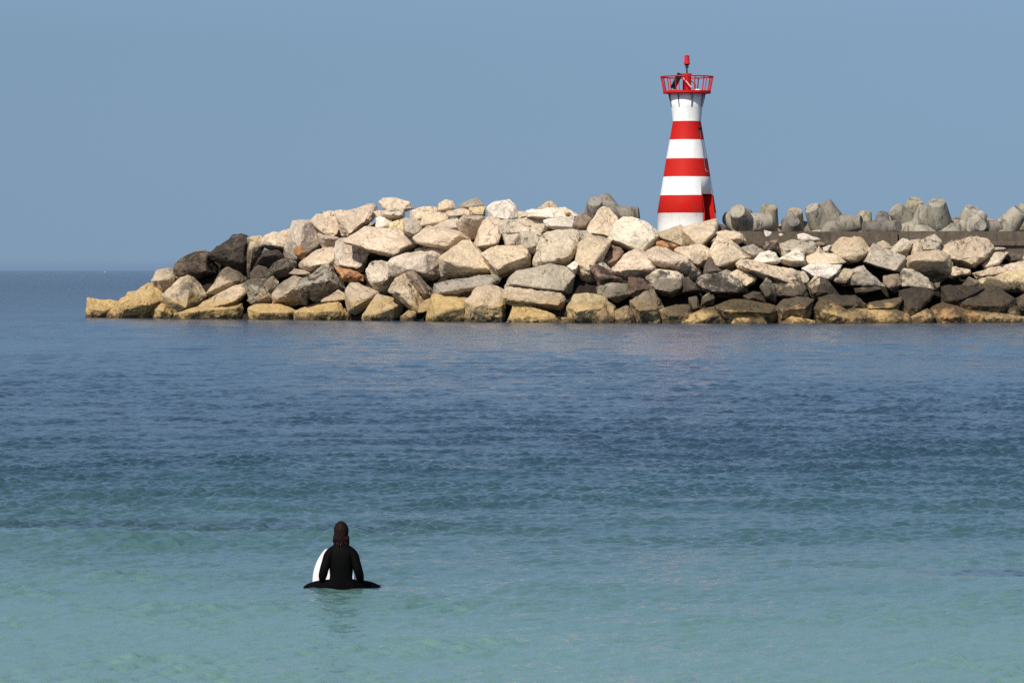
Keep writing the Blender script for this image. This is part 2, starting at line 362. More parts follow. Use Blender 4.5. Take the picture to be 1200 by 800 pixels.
def rock(tile, outl, ridge, col, stain, label, f=None, rough=1.0, dy=0.0, thick=None, name='boulder'):
    pts = parse(tile, outl); rg = parse(tile, ridge) if ridge else []
    cx = sum(p[0] for p in pts) / len(pts); cy = sum(p[1] for p in pts) / len(pts)
    pts = [(cx + (x - cx) * 1.125, cy + (y - cy) * 1.125 - .2) for x, y in pts]
    w = max(p[0] for p in pts) - min(p[0] for p in pts); h = max(p[1] for p in pts) - min(p[1] for p in pts)
    d0 = D0(cx); Y = d0 + 5
    for _ in range(6): Y = d0 + SL * max(0, at(cx, cy, Y).z)
    Y += dy; s = Y / F; W = w * s; Hm = h * s; mn = min(W, Hm)
    zc = at(cx, cy, Y).z
    f = (.40 * mn + .15) if f is None else f * 1.15
    thick = (.55 * mn + .5 * min(max(W, Hm), 3) * .5 + .3) if thick is None else thick
    V = []
    for (x, y) in pts:
        z = at(x, y, Y).z; dz = z - zc
        dep = Y + (.62 * dz if dz > 0 else (-.55 * dz + .15 if rg else -.25 * dz))
        V.append(at(x, y, dep))
        if y > 371: V.append(at(x, y, dep) + Vector((0, .15, -1.3)))
    if not rg:
        bx = cx + (rnd.random() - .5) * w * .25; by = cy + h * (.08 + .14 * rnd.random())
        rg = [(bx - w * .16, by + h * .06), (bx + w * .16, by - h * .02)]
        ff = f * .85
        rg.append((bx + (rnd.random() - .5) * w * .3, by - h * .2 * rnd.random()))
    else: ff = f
    for (x, y) in rg:
        # pull slightly towards the centre so the hull keeps the outline
        V.append(at(x + (cx - x) * .06, y + (cy - y) * .06, Y - ff))
    for (x, y) in pts:
        z = at(x, y, Y).z; dz = z - zc
        p = at(cx + (x - cx) * .78, cy + (y - cy) * .78, Y + .4 * max(dz, 0)); V.append(p + Vector((0, thick, -.1)))
    bm = bmesh.new()
    for v in V: bm.verts.new(v)
    r = bmesh.ops.convex_hull(bm, input=bm.verts)
    bmesh.ops.delete(bm, geom=[g for g in set(r['geom_interior'] + r['geom_unused']) if isinstance(g, bmesh.types.BMVert)], context='VERTS')
    bmesh.ops.dissolve_limit(bm, angle_limit=R(9), verts=bm.verts, edges=bm.edges)
    bv = min(.07, .032 * mn)
    try: bmesh.ops.bevel(bm, geom=list(bm.edges), offset=bv, segments=1, affect='EDGES', clamp_overlap=True)
    except Exception: pass
    bmesh.ops.triangulate(bm, faces=bm.faces)
    tgt = max(.13, min(.30, mn * .09))
    for _ in range(6):
        es = [e for e in bm.edges if e.calc_length() > tgt * 1.4]
        if not es: break
        bmesh.ops.subdivide_edges(bm, edges=es, cuts=1, use_grid_fill=False)
        bmesh.ops.triangulate(bm, faces=[q for q in bm.faces if len(q.verts) > 3])
    bmesh.ops.smooth_vert(bm, verts=bm.verts, factor=.12, use_axis_x=True, use_axis_y=True, use_axis_z=True)
    bm.normal_update()
    off = Vector((rnd.uniform(-50, 50), 0, rnd.uniform(-50, 50)))
    am = min(.22, .062 * mn + .02) * rough
    new = []
    for v in bm.verts:
        p = v.co + off
        a = noise.noise(p * (.9 / max(.6, mn) + .25)) * am * 1.3
        # stepped chips: quantised noise gives broken ledges
        q = noise.noise(p * 1.1 + Vector((7, 3, 1)))
        a += (round(q * 4) / 4 - q * .4) * am * .55
        a += noise.noise(p * 2.6) * am * .45 + noise.noise(p * 6) * am * .22
        a -= max(0, abs(noise.noise(p * .8 + Vector((31, 9, 4)))) * -9 + .6) * am * .9
        new.append(v.co + v.normal * a)
    for v, c in zip(bm.verts, new): v.co = c
    base = Vector((sum(v.co.x for v in bm.verts), sum(v.co.y for v in bm.verts), 0)) / len(bm.verts)
    base.z = min(v.co.z for v in bm.verts)
    bmesh.ops.translate(bm, verts=bm.verts, vec=-base)
    o = bm_obj(name, bm, ROCK, loc=base)
    c = COL[col]; j = rnd.uniform(.92, 1.08)
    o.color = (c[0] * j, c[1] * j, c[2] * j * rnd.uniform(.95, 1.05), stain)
    tag(o, label, 'rock', GRP)
    return o

RK = []
def Q(*a, **k): RK.append((a, k))
# left tip
Q('A', '60,580 150,585 250,600 290,620 240,680 200,720 100,722 55,720 42,700', '80,650 180,665', 'go', .12, 'low flat ochre boulder forming the far left tip at the waterline')
Q('A', '290,605 360,565 430,530 510,460 545,465 580,520 620,590 560,640 480,712 420,712 300,720 200,720 240,650', '420,610 330,650 500,620', 'go', .1, 'large sloping golden boulder just right of the far left tip')
Q('A', '320,590 350,530 400,520 440,535 400,600 340,610', '', 'go', .2, 'small golden knob poking up behind the large sloping golden boulder', dy=1.2)
Q('A', '530,445 570,370 640,350 690,365 740,410 720,450 680,470 620,530 580,500 540,455', '590,440 690,420', 'tn', .45, 'brownish boulder with a dark pitted underside above the sloping golden one')
Q('px', '204,314 214,303 228,297 243,297 247,300 252,320 240,321 226,325 214,325 206,322', '242,299 243,319', 'br', .62, 'mottled black and tan boulder under a pinkish cap on the left slope')
Q('px', '227,298 230,294 239,293 247,299 244,302 230,302', '', 'pk', .1, 'small pinkish cap rock on top of the mottled left boulder', dy=1.0)
Q('A', '620,550 680,490 750,430 800,410 850,430 890,480 930,560 910,610 870,630 800,660 760,690 700,680 650,620', '785,650 800,600 805,520', 'tn', .05, 'smooth egg shaped tan boulder with two broad faces near the left tip', rough=.5)
Q('A', '555,650 600,605 640,615 705,720 550,722', '610,665', 'go', .35, 'small golden wedge at the waterline under the egg shaped boulder')
Q('Cc', '235,340 270,270 330,200 445,235 505,300 510,360 400,410 200,440 120,440', '330,330 440,310', 'tn', .25, 'broad peaked tan boulder beside the black hollow on the left')
Q('Cc', '60,560 120,500 200,470 400,365 500,335 525,370 500,430 440,510 350,560 200,600 70,600', '200,560 420,500', 'tn', .05, 'long pale tan slab slanting down left to the waterline', rough=.5)
Q('Cc', '-130,620 0,575 200,565 440,530 450,570 447,680 200,680 -100,680', '0,600 300,590 430,560', 'go', .05, 'wide golden foot block left of the narrow black cleft')
Q('B', '185,545 280,450 370,375 440,375 535,405 545,470 525,620 540,760 470,740 400,660 330,620 200,590', '500,440 480,640', 'dk', .72, 'big blackened boulder crowning the left shoulder of the breakwater', f=1.0)
Q('B', '520,400 640,385 670,400 665,480 640,560 600,640 560,700 545,770 520,700 520,520', '560,470 550,620', 'tn', .25, 'tall narrow tan boulder leaning on the big blackened one')
Q('B', '665,410 700,370 770,345 870,370 905,400 890,480 850,560 830,520 780,465 690,475 660,460', '690,460 800,455 860,470', 'cr', .15, 'rounded cream boulder with a dark slot beneath it on the left slope')
Q('B', '575,660 690,515 790,520 840,560 835,610 720,650 700,700 600,700', '650,560 780,540', 'dk', .5, 'dark brown triangular boulder under the rounded cream one')
Q('B', '550,720 620,660 700,680 720,760 690,810 600,820 550,790', '', 'br', .55, 'mottled brown boulder under the dark brown triangle')
Q('Cc', '700,250 770,150 870,105 975,150 960,195 900,265 800,305 700,305', '780,220 880,190', 'gr', .62, 'dark grey pitted boulder in the middle of the left slope')
Q('B', '945,250 1050,240 1130,250 1170,350 1200,440 1150,520 1080,570 1030,610 1000,640 870,575 880,480 920,380 940,310', '1040,255 1010,410 985,600', 'pl', .0, 'sharp upright cream boulder with a grey right face and an orange stain', rough=.4, f=1.1)
Q('B', '965,490 1020,465 1060,520 1050,590 1000,590 965,540', '', 'og', .0, 'orange patch of rock low on the sharp upright cream boulder', dy=-1.0)
Q('B', '790,355 920,305 960,320 930,390 880,400 800,380', '', 'cr', .05, 'low cream rock on the skyline left of the sharp upright boulder', dy=1.5)
Q('Cc', '500,335 560,300 700,290 710,330 680,400 770,440 770,530 640,540 540,520 600,455 520,390', '600,400 680,480', 'gr', .42, 'grey brown broken boulder right of the narrow black cleft')
Q('Cc', '690,320 760,275 810,330 780,410 690,425', '', 'tn', .1, 'small tan stone above a triangular black gap on the left slope')
Q('Cc', '765,450 800,370 870,320 950,285 1020,310 1050,420 1078,535 1000,545 760,540', '800,480 960,380', 'tn', .25, 'blocky grey tan boulder sitting on the long golden foot')
Q('Cc', '915,245 960,195 1100,235 1095,265 960,250', '', 'cr', .2, 'thin pale slab over a black slot on the left slope')
Q('Cc', '540,570 600,540 800,535 900,565 975,605 960,680 600,680 570,650', '620,610 900,610', 'go', .02, 'long low golden boulder at the waterline right of the narrow black cleft', rough=.5)
Q('Cc', '960,605 1060,560 1130,595 1145,680 960,680', '1040,620', 'ye', .05, 'small yellow boulder at the waterline between two golden ones')
Q('E', '-20,600 60,600 120,550 320,500 360,560 415,630 400,680 170,682 -20,680', '160,600 300,590', 'go', .05, 'wide golden boulder at the waterline with a sloping right shoulder')
Q('E', '180,505 330,400 420,450 425,490 330,505 250,515', '', 'tn', .3, 'ribbed brown slab resting on the wide golden boulder')
Q('E', '70,240 180,170 240,175 280,230 310,330 395,405 330,450 200,480 130,500 70,440 0,410 -60,380 -20,310 40,270', '150,330 260,300', 'gr', .5, 'large rounded grey boulder with a black stained crown')
Q('D', '-10,660 130,560 210,530 270,560 310,530 325,600 300,700 260,710 150,700 60,740 -10,700', '100,690 250,670', 'cr', .2, 'pinkish cream boulder above the rounded grey one')
Q('D', '85,265 130,220 240,180 330,190 370,240 385,420 330,445 150,400 105,330', '170,390 320,420', 'cr', .05, 'broad cream boulder on the skyline with a sunlit left flank')
Q('D', '150,395 330,430 345,465 320,530 200,535 160,480', '180,420 320,440', 'pk', .1, 'shaded pinkish rock tucked below the broad cream skyline boulder')
Q('D', '320,190 470,155 590,150 660,130 668,190 620,270 480,360 420,430 370,400 350,260', '430,410 600,260', 'cr', .04, 'wide pale cream boulder on the skyline with a notch at its right end')
Q('D', '410,465 600,340 740,350 930,370 1010,425 1065,440 1070,470 980,560 870,612 760,570 620,545 500,510', '950,515 870,600 640,545', 'cr', .02, 'great cream slab overhanging a deep black hollow', rough=.6, f=1.5)
Q('D', '690,250 760,230 830,270 820,350 740,345 690,330', '', 'wh', .1, 'low whitish rock under the mushroom shaped top stone')
Q('D', '815,290 965,250 975,270 950,375 820,355', '830,350 940,360', 'ye', .0, 'yellowish block behind the great cream slab', dy=.6)
Q('D', '950,260 1090,230 1145,280 1130,340 1060,420 1000,435 940,380', '960,370 1060,400', 'gy', .3, 'grey rough boulder with a dark round hole above the great cream slab')
Q('D', '720,90 760,62 900,68 980,90 1025,150 960,182 880,182 780,172 740,140', '780,160 950,165', 'cr', .12, 'mushroom shaped cream stone perched highest on the left skyline')
Q('D', '740,190 860,160 940,178 945,225 900,265 820,265 750,225', '770,210 920,220', 'pl', .5, 'mottled stone carrying the perched mushroom shaped stone')
Q('D', '665,185 750,180 760,230 700,260', '', 'cr', .05, 'small cream stone left of the mottled perch')
Q('D', '325,470 400,440 440,470 540,510 622,570 560,620 555,745 480,745 400,700 305,700 315,560', '340,690 540,720', 'pl', .15, 'squarish white boulder with eroded honeycomb lower edge', f=.9)
Q('E', '300,170 440,215 560,260 560,320 450,320 380,305 325,240', '', 'og', .62, 'rusty brown eroded rock under the squarish white boulder')
Q('E', '605,200 650,150 720,140 830,150 850,230 830,330 780,430 740,445 650,365 610,290', '660,330 780,300', 'pl', .42, 'rounded pale boulder with a blackened lower right side')
Q('px', '458,308 462,304 478,298 497,294 510,292 517,296 520,303 519,322 512,332 500,331 488,327 475,318 462,323', '498,297 500,322 480,316', 'pl', .12, 'large pale rounded boulder with black hollows along its foot', rough=.5)
Q('E', '810,415 870,310 960,260 1010,290 1100,420 1152,490 1125,600 1090,612 1000,560 900,480', '1080,600 1000,420 880,420', 'tn', .12, 'kite shaped tan boulder below the large pale rounded one')
Q('px', '477,322 487,321 512,346 509,352 498,352 488,340', '488,326 500,345', 'br', .3, 'dark brown triangular rock right of the kite shaped tan boulder')
Q('E', '1075,605 1110,520 1200,480 1200,570 1150,600 1095,615', '', 'br', .35, 'small brown rock at the foot of the kite shaped boulder')
Q('E', '412,415 460,345 520,350 715,412 690,455 600,575 500,625 418,605 450,530', '480,560 640,460', 'tn', .08, 'tan boulder streaked with gold low on the slope, pointed at its left', rough=.5)
Q('E', '565,640 600,600 700,450 945,520 900,605 830,690 590,690', '640,640 860,560', 'tn', .15, 'smooth brownish boulder dipping into the sea beside the gold streaked one', rough=.5)
Q('E', '915,640 990,590 1050,610 1060,695 940,695', '', 'br', .5, 'small dark brown stone in a black gap at the waterline')
Q('G', '125,705 190,450 340,445 500,480 505,600 495,705', '200,640 340,560 480,560', 'go', .03, 'big golden block at the waterline with a pale tan top', rough=.5)
Q('G', '495,510 600,400 730,385 852,430 852,540 830,705 700,705 490,705', '560,560 650,520 820,560', 'tn', .12, 'square tan block at the waterline with a black hollow at its foot')
Q('G', '218,340 400,300 760,250 805,300 770,350 560,400 500,475 420,465 220,445', '250,420 490,400 740,335', 'gr', .35, 'long grey slab lying across the two golden blocks', dy=-.3)
Q('Ff', '265,620 450,530 465,465 520,462 640,600 745,710 735,765 640,800 400,800 285,790', '285,640 400,695 560,722 735,722', 'cr', .03, 'big cream boulder rising to a pointed hat in the centre', rough=.5, f=1.3)
Q('Ff', '630,580 820,515 1040,525 1080,600 1065,705 900,770 800,800 765,725 700,640', '775,725 880,640 1070,605', 'cr', .1, 'flat topped cream boulder with a grey front, right of the pointed one', f=1.3)
Q('Ff', '10,430 140,330 420,370 510,450 430,540 350,585 270,530 40,485', '35,478 325,512 435,402', 'cr', .0, 'flat faced yellowish cream boulder with a deeply shaded underside', rough=.4, f=1.5)
Q('Ff', '405,290 480,222 650,238 645,300 600,420 520,450 440,370', '480,232 630,245', 'pk', .0, 'upright grey pink boulder facing right between cream ones', rough=.4)
Q('Ff', '568,510 640,300 700,240 835,280 832,370 775,520 640,562', '590,515 700,495 790,480', 'cr', .02, 'tall cream slab leaning right beside a black triangular gap', rough=.5)
Q('Ff', '695,155 750,108 890,82 945,130 1000,235 870,272 800,262 715,235', '750,240 880,262', 'wh', .0, 'whitish peaked boulder on the skyline above the leaning cream slab', rough=.5)
Q('Ff', '228,170 240,110 300,75 360,90 385,150 340,185 260,185', '', 'cr', .0, 'round cream stone on the skyline left of a grey one', rough=.4)
Q('Ff', '430,125 500,85 590,55 640,110 655,145 450,155', '', 'gr', .1, 'smooth grey hump on the skyline between two cream stones', rough=.3)
Q('Ff', '315,190 450,155 535,148 535,215 400,235 320,235', '330,225 520,212', 'cr', .0, 'small cream slab below the round skyline stone')
Q('Ff', '525,150 665,142 662,222 530,218', '540,205 650,212', 'ye', .2, 'small squarish yellow grey stone below the grey hump')
Q('Ff', '85,305 100,210 200,190 315,195 325,245 220,295 200,325', '', 'cr', .03, 'plain cream boulder above the flat faced yellowish one')
Q('Ff', '-30,190 60,148 200,158 215,195 100,225 90,305 -20,250', '', 'cr', .06, 'low cream boulder on the skyline beside the perched mushroom stone')
Q('Ff', '205,320 320,260 400,250 425,310 440,375 230,345', '', 'pl', .08, 'pale rough rock between the plain cream boulder and the grey pink one')
Q('Ff', '975,180 1090,188 1090,240 985,250', '', 'pl', .1, 'small pale rock on the skyline right of the whitish peaked boulder', dy=.8)
Q('Hh', '38,212 200,190 360,185 485,260 470,285 200,295 40,275', '60,270 300,285 450,270', 'wh', .05, 'flat white boulder on the skyline with a yellow blotch')
Q('Hh', '370,215 400,212 440,240 400,250 375,240', '', 'ye', .0, 'yellow blotched stone on the right of the flat white boulder', dy=-1.1)
Q('Hh', '125,195 160,165 220,128 260,135 305,188 250,212', '', 'tn', .1, 'tan pointed rock behind the flat white boulder', dy=1.2)
Q('px', '588,260 612,256 637,257 641,270 638,275 615,275 588,274', '592,273 636,273', 'pl', .42, 'long pitted block with a brick red stain just below the skyline')
Q('px', '588,271 611,271 613,290 603,292 594,290', '', 'pl', .3, 'pale pitted stone under the long block with the brick red stain')
Q('Ff', '1005,385 1190,385 1175,430 1145,590 1080,580 1020,520', '', 'gy', .5, 'grey brown crumbly rock under the long pitted block')
Q('Hh', '188,310 460,272 468,370 440,425 380,425 350,375 200,365', '200,355 450,365', 'wh', .03, 'small white slab right of the brick red stain')
Q('Hh', '100,650 150,470 200,420 480,428 495,480 455,620 400,735 300,750 150,765 100,710', '140,700 300,690 420,650', 'pl', .16, 'big squarish pale boulder with a crackled face', f=.9)
Q('Hh', '475,290 540,235 615,290 605,370 560,405 500,405 468,335', '', 'br', .35, 'brown pitted rock between the white slab and the concrete tetrapod')
Q('Hh', '575,415 720,208 780,208 875,290 815,430 800,495 640,455', '600,430 790,450', 'cr', .12, 'tall rough cream boulder in front of the left concrete tetrapod')
Q('Hh', '495,405 580,410 800,490 790,520 600,495 510,530', '', 'gy', .2, 'narrow grey ledge under the tall rough cream boulder')
Q('px', '715,280 722,261 731,256 741,256 758,263 770,272 775,277 771,286 757,298 752,297 735,289 717,284', '718,282 735,287 752,295 769,279', 'wh', .0, 'large bright rounded boulder left of the lighthouse foot', rough=.4, f=1.4)
Q('px', '676,306 679,287 690,281 715,285 714,291 704,301 698,315 701,335 690,334 680,324 677,314', '712,287 698,302 690,318', 'cr', .08, 'tall cream boulder with a fallen lower edge left of the dark red rock', f=1.1)
Q('Hh', '715,640 800,535 885,570 905,610 855,680 825,775 760,745 705,665', '', 'rd', .5, 'jagged dark red rock under the large bright rounded boulder')
Q('px', '691,308 703,300 715,317 709,323 695,316', '', 'gy', .2, 'grey angular stone between the tall cream and the dark red rocks', dy=-.2)
Q('I', '625,175 700,180 760,230 900,245 985,280 1000,345 850,350 700,365 680,280', '', 'rd', .68, 'purplish black rock with pale scratches low beneath the bright boulder')
Q('px', '719,316 732,300 745,295 754,299 772,317 766,325 760,330 745,328 735,323 722,321', '721,318 737,315 766,314', 'cr', .08, 'cream humped boulder with a dark grey underside left of the pitted one', f=1.3)
Q('K', '105,75 200,15 290,12 380,55 500,90 525,170 595,250 560,315 470,290 420,235 350,205 180,155', '165,115 340,155 450,125', 'cr', .25, 'wide cream boulder with a ragged broken front below the lighthouse', f=1.1)
Q('J', '375,550 440,510 570,500 670,538 692,590 640,725 580,710 520,650 500,605', '460,600 590,690', 'cr', .06, 'rounded cream boulder in the centre below the lighthouse')
Q('J', '210,385 420,318 495,492 430,515 350,460 250,435', '240,430 440,505', 'tn', .06, 'flat tan slab against the left foot of the lighthouse', rough=.5)
Q('J', '425,340 640,290 752,268 762,330 745,400 645,525 600,510 500,498', '600,505 735,385', 'cr', .0, 'large tan cream boulder directly in front of the lighthouse door', rough=.4, f=1.2)
Q('J', '205,475 290,440 340,480 405,480 405,525 330,545 220,530', '', 'og', .4, 'ochre crumbly stone under the flat tan slab by the lighthouse')
Q('J', '688,565 780,408 860,440 1078,612 960,645 890,738 760,728 700,625', '760,700 800,610 1060,618', 'cr', .02, 'big pentagonal cream boulder right below the lighthouse', rough=.5, f=1.3)
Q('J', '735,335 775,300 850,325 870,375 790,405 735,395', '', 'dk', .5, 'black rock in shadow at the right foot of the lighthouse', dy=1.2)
Q('J', '755,390 850,368 1000,398 1035,460 940,485 880,455 820,405', '', 'cr', .2, 'long cream rock at the left end of the concrete wall')
Q('J', '998,530 1110,488 1195,560 1170,605 1090,645', '', 'gr', .1, 'grey triangular rock below the left end of the concrete wall')
Q('K', '112,290 200,222 400,238 445,290 445,425 330,465 190,435 150,375', '180,400 330,430 430,380', 'pl', .5, 'round grey white boulder pitted all over, above a black cave', f=1.0)
Q('K', '435,290 500,285 605,390 605,425 500,410 430,425', '', 'dk', .5, 'black rock on the right of the pitted grey white boulder')
Q('K', '572,330 620,278 750,258 900,268 1005,320 1045,425 980,465 800,465 720,455 640,415', '640,390 760,420 960,420', 'gy', .72, 'long boulder mottled black and white, right of the black cave', f=1.0)
Q('K', '895,250 960,212 1040,238 1125,290 1112,335 1040,385 1000,315', '1030,370 1100,320', 'cr', .08, 'small bright cream boulder right of the black and white mottled one')
Q('K', '640,260 650,180 700,110 765,200 825,210 790,255', '', 'dk', .3, 'dark slate stone wedged below the big pentagonal boulder')
Q('K', '775,245 850,212 915,240 895,270', '', 'gr', .2, 'small grey stone on top of the black and white mottled boulder')
Q('px', '739,353 752,347 766,341 771,350 775,362 779,380 757,380 747,371', '748,364 770,362', 'tn', .15, 'tan boulder left of the black cave at the waterline, narrow at the top')
Q('I', '980,290 1100,298 1195,390 1150,435 1050,475 975,445 975,340', '', 'rd', .5, 'purplish brown rock below the cream humped boulder')
Q('I', '690,375 800,342 970,350 992,435 900,490 860,510 760,475 690,435', '', 'gr', .45, 'grey brown layered rock below the purplish black one')
Q('I', '410,550 470,450 600,428 745,470 775,545 745,625 705,712 450,712 415,640', '480,600 640,560 720,580', 'ye', .25, 'round yellow green boulder at the waterline beside a tall black cleft')
Q('I', '765,495 850,555 860,640 830,670 780,600', '', 'tn', .15, 'narrow tan stone right of the round yellow green boulder')
Q('I', '855,600 960,558 1005,620 1025,712 865,712', '', 'tn', .35, 'short ochre stone at the waterline below the layered rock')
Q('I', '680,600 760,570 830,700 800,712 690,712', '', 'br', .6, 'dark brown stone at the waterline right of the yellow green boulder')
Q('px', '595,336 600,325 607,318 616,316 640,312 645,311 667,314 671,322 665,346 655,345 640,342 620,340', '598,333 625,338 663,342', 'gy', .18, 'long smooth grey boulder left of the tall black cleft', f=.9, rough=.5)
Q('px', '592,349 596,338 610,338 630,343 655,345 660,351 656,365 645,362 630,358 610,356 596,354', '596,351 630,355 656,358', 'tn', .15, 'long tan boulder directly under the smooth grey one', f=1.2)
Q('px', '603,357 615,356 640,366 661,380 620,380 596,379 600,370', '', 'go', .4, 'golden ledge sloping right into the sea under the long tan boulder')
Q('px', '658,372 669,372 671,380 658,380', '', 'go', .1, 'little golden stone at the waterline in the tall black cleft')
Q('px', '593,377 596,374 598,376 597,379 594,379', '', 'wh', .0, 'tiny white stone at the water edge beside the square tan block', dy=-1.5)
Q('I', '398,175 470,128 505,150 485,220 462,255 430,205', '', 'wh', .0, 'small bluish white stone at the top of the tall black cleft')
Q('K', '242,590 380,545 500,550 530,640 505,715 290,715', '300,640 480,640', 'br', .5, 'low dark brown boulder on the floor of the black cave')
Q('K', '500,475 570,460 605,560 560,605 520,590', '', 'tn', .3, 'short tan pillar of rock inside the black cave')
Q('K', '615,545 630,460 690,408 745,470 725,530', '', 'tn', .3, 'tan stone under the left end of the black and white boulder')
Q('K', '422,690 640,580 780,540 870,600 885,712 540,718', '560,690 760,640', 'go', .45, 'golden topped ledge slanting up from the waterline, right of the cave')
Q('px', '840,359 855,354 875,352 895,355 906,358 910,364 905,374 885,375 860,373 848,367', '846,364 880,366 905,366', 'go', .4, 'broad mossy golden ledge with dark pitted front', f=1.2)
Q('px', '858,381 862,372.5 880,372 893,373 899,381', '', 'go', .0, 'flat golden stone at the waterline under the mossy ledge', dy=-.6)
Q('K', '1020,455 1100,418 1175,420 1200,505 1050,515', '', 'br', .5, 'brown weedy rock on the back of the mossy golden ledge')
Q('px', '866,310 872,305 880,307 905,311 925,315 937,321 939,328 936,335 920,335 908,332 902,327 895,322 880,316 869,315', '870,312 900,321 930,333', 'cr', .08, 'long cream boulder like a sloping tongue over black hollows', f=1.2)
Q('M', '215,345 380,320 500,310 545,370 565,485 440,490 370,460 260,450', '', 'tn', .62, 'honeycombed brown rock below the long cream tongue')
Q('M', '475,230 540,228 585,300 565,385 480,355', '', 'pl', .3, 'pale blocky rock at the right end of the long cream tongue')
Q('M', '135,375 190,288 245,350 278,440 265,510 180,480', '', 'gr', .25, 'grey fin of rock standing left of the honeycombed brown one')
Q('M', '282,565 360,490 480,478 625,493 560,565 500,600 470,715 310,715 285,700', '330,585 560,560', 'tn', .2, 'tan block with green top standing at the waterline', f=1.3)
Q('M', '318,712 430,650 630,685 645,722 320,722', '', 'go', .1, 'low golden apron at the waterline in front of the green topped block', dy=-.8)
Q('M', '635,575 700,500 800,510 900,590 930,680 1050,690 1080,722 670,722 700,645', '720,600 860,640', 'go', .2, 'broad golden boulder spilling right along the waterline')
Q('M', '690,485 800,448 1000,448 1110,530 1060,575 880,595 800,530', '', 'br', .45, 'dark mossy boulder behind the broad golden one')
Q('M', '895,610 1010,570 1120,580 1205,650 1205,715 1000,705 930,650', '', 'dk', .4, 'dark brown rounded boulder at the waterline right of the broad golden one')
Q('M', '315,105 470,8 530,38 555,150 545,185 420,175 340,140', '330,108 430,130 545,125', 'wh', .12, 'pointed white boulder with a shaded belly below the wall', f=1.0)
Q('M', '55,140 130,60 210,38 265,60 318,130 260,160 160,165', '', 'wh', .42, 'white boulder with black holes left of the pointed white one')
Q('M', '550,98 650,58 830,62 915,140 850,165 700,175 580,175', '590,160 870,150', 'cr', .02, 'smooth cream dome shaped boulder in the middle of the right slope', rough=.4)
Q('M', '530,200 620,160 880,168 865,235 790,315 740,300 640,268 600,285', '620,262 770,300 850,235', 'wh', .12, 'bright white crumpled boulder under the smooth cream dome', f=.9)
Q('M', '855,235 920,198 995,220 995,335 930,360 785,315', '820,310 930,345', 'tn', .28, 'tan rugged boulder right of the bright white crumpled one')
Q('M', '572,345 660,258 695,290 695,400 640,495 590,435', '', 'cr', .45, 'upright cream rock with brown folds below the bright white one')
Q('M', '690,290 730,290 800,370 870,465 700,480 650,455', '', 'dk', .45, 'dark ridge of rock beside the upright folded one')
Q('Ll', '755,535 880,438 960,445 1060,445 1155,550 1115,645 960,672 900,610 850,585', '880,600 1000,640 1100,590', 'tn', .32, 'large fissured brown grey boulder just below the wall')
Q('Ll', '948,442 1010,418 1062,448 1040,465 960,462', '', 'wh', .0, 'white stone lying on the large fissured boulder')
Q('Ll', '285,495 440,458 530,458 645,480 645,570 600,610 540,600 330,600', '', 'gy', .42, 'stained grey block of old concrete under the wall')
Q('Ll', '488,405 540,390 640,428 685,440 680,458 540,452 492,440', '', 'wh', .0, 'long white stone lying like a fish against the wall', dy=-.4)
Q('Ll', '300,395 320,388 342,400 330,420 305,418', '', 'wh', .0, 'small round white stone against the dark wall', dy=-.3)
Q('Ll', '165,362 230,378 228,410 205,448 190,430 180,395', '', 'wh', .0, 'pointed white stone standing against the wall', dy=-.3)
Q('Ll', '712,520 790,500 758,572 722,560', '', 'wh', .0, 'little white stone left of the large fissured boulder')
Q('Ll', '630,575 680,512 738,578', '', 'pk', .1, 'small pinkish pointed stone above the smooth cream dome')
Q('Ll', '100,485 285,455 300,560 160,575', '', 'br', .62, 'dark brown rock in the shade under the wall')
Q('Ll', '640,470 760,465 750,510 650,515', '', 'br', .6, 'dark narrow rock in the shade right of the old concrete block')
Q('N', '108,655 170,540 200,500 270,560 480,608 475,742 430,765 350,735', '112,660 400,748', 'gy', .12, 'angular light grey slab tilted over a black gap', rough=.4, f=1.3)
Q('N', '305,575 460,448 545,478 530,525 430,615 330,600', '', 'pl', .15, 'pale grey slab leaning behind the angular grey one')
Q('N', '225,485 280,452 375,520 330,560 270,545', '', 'tn', .35, 'small brown tan stone under the wall by the leaning grey slab')
Q('N', '528,655 540,458 620,448 645,560 600,625', '', 'tn', .08, 'upright tan block left of the grey stone with a black hole')
Q('N', '615,465 700,420 760,403 825,460 812,545 770,565 660,565', '640,540 780,540', 'gy', .45, 'grey stone with a black pitted hollow under the wall')
Q('px', '1064,311 1066,302 1081,296 1098,295 1111,299 1110,306 1117,322 1101,330 1092,331 1075,322 1065,317', '1068,304 1090,302 1108,305', 'tn', .06, 'big smooth tan boulder with a crumbly white top edge', rough=.5)
Q('px', '1075,300 1083,296 1098,294.5 1112,299 1108,304 1080,304', '', 'wh', .15, 'crumbly white crust stone along the top of the smooth tan boulder', rough=1.6, dy=-.3)
Q('O', '895,212 960,183 1088,213 1090,248 940,295 910,275', '930,270 1080,245', 'cr', .15, 'flat cream slab jutting right from the smooth tan boulder')
Q('px', '1101,294 1121,281 1144,277 1158,285 1163,291 1153,305 1141,314 1121,311 1110,305', '1112,303 1140,310 1155,300', 'pk', .2, 'large pinkish brown boulder with a rough skin under the wall', rough=1.3)
Q('P', '295,405 350,350 445,343 400,395 380,425 310,435', '315,425 390,400', 'pl', .15, 'pale grey wedge with a sunlit top near the right edge')
Q('P', '285,270 380,268 470,298 482,352 360,342 320,312', '', 'gy', .32, 'layered grey tan block under the wall near the right edge')
Q('P', '458,290 520,288 540,350 500,368 465,332', '', 'tn', .25, 'squarish tan block under the wall at the right edge')
Q('P', '245,462 390,422 425,450 400,475 270,495', '', 'cr', .08, 'long thin cream slab near the right edge')
Q('P', '395,422 500,398 580,410 580,475 430,475', '', 'pk', .12, 'pink tinged boulder at the right edge above the yellow tan one')
Q('P', '185,525 220,488 275,510 275,545 190,540', '', 'pk', .1, 'small pink cream stone left of the yellow tan boulder')
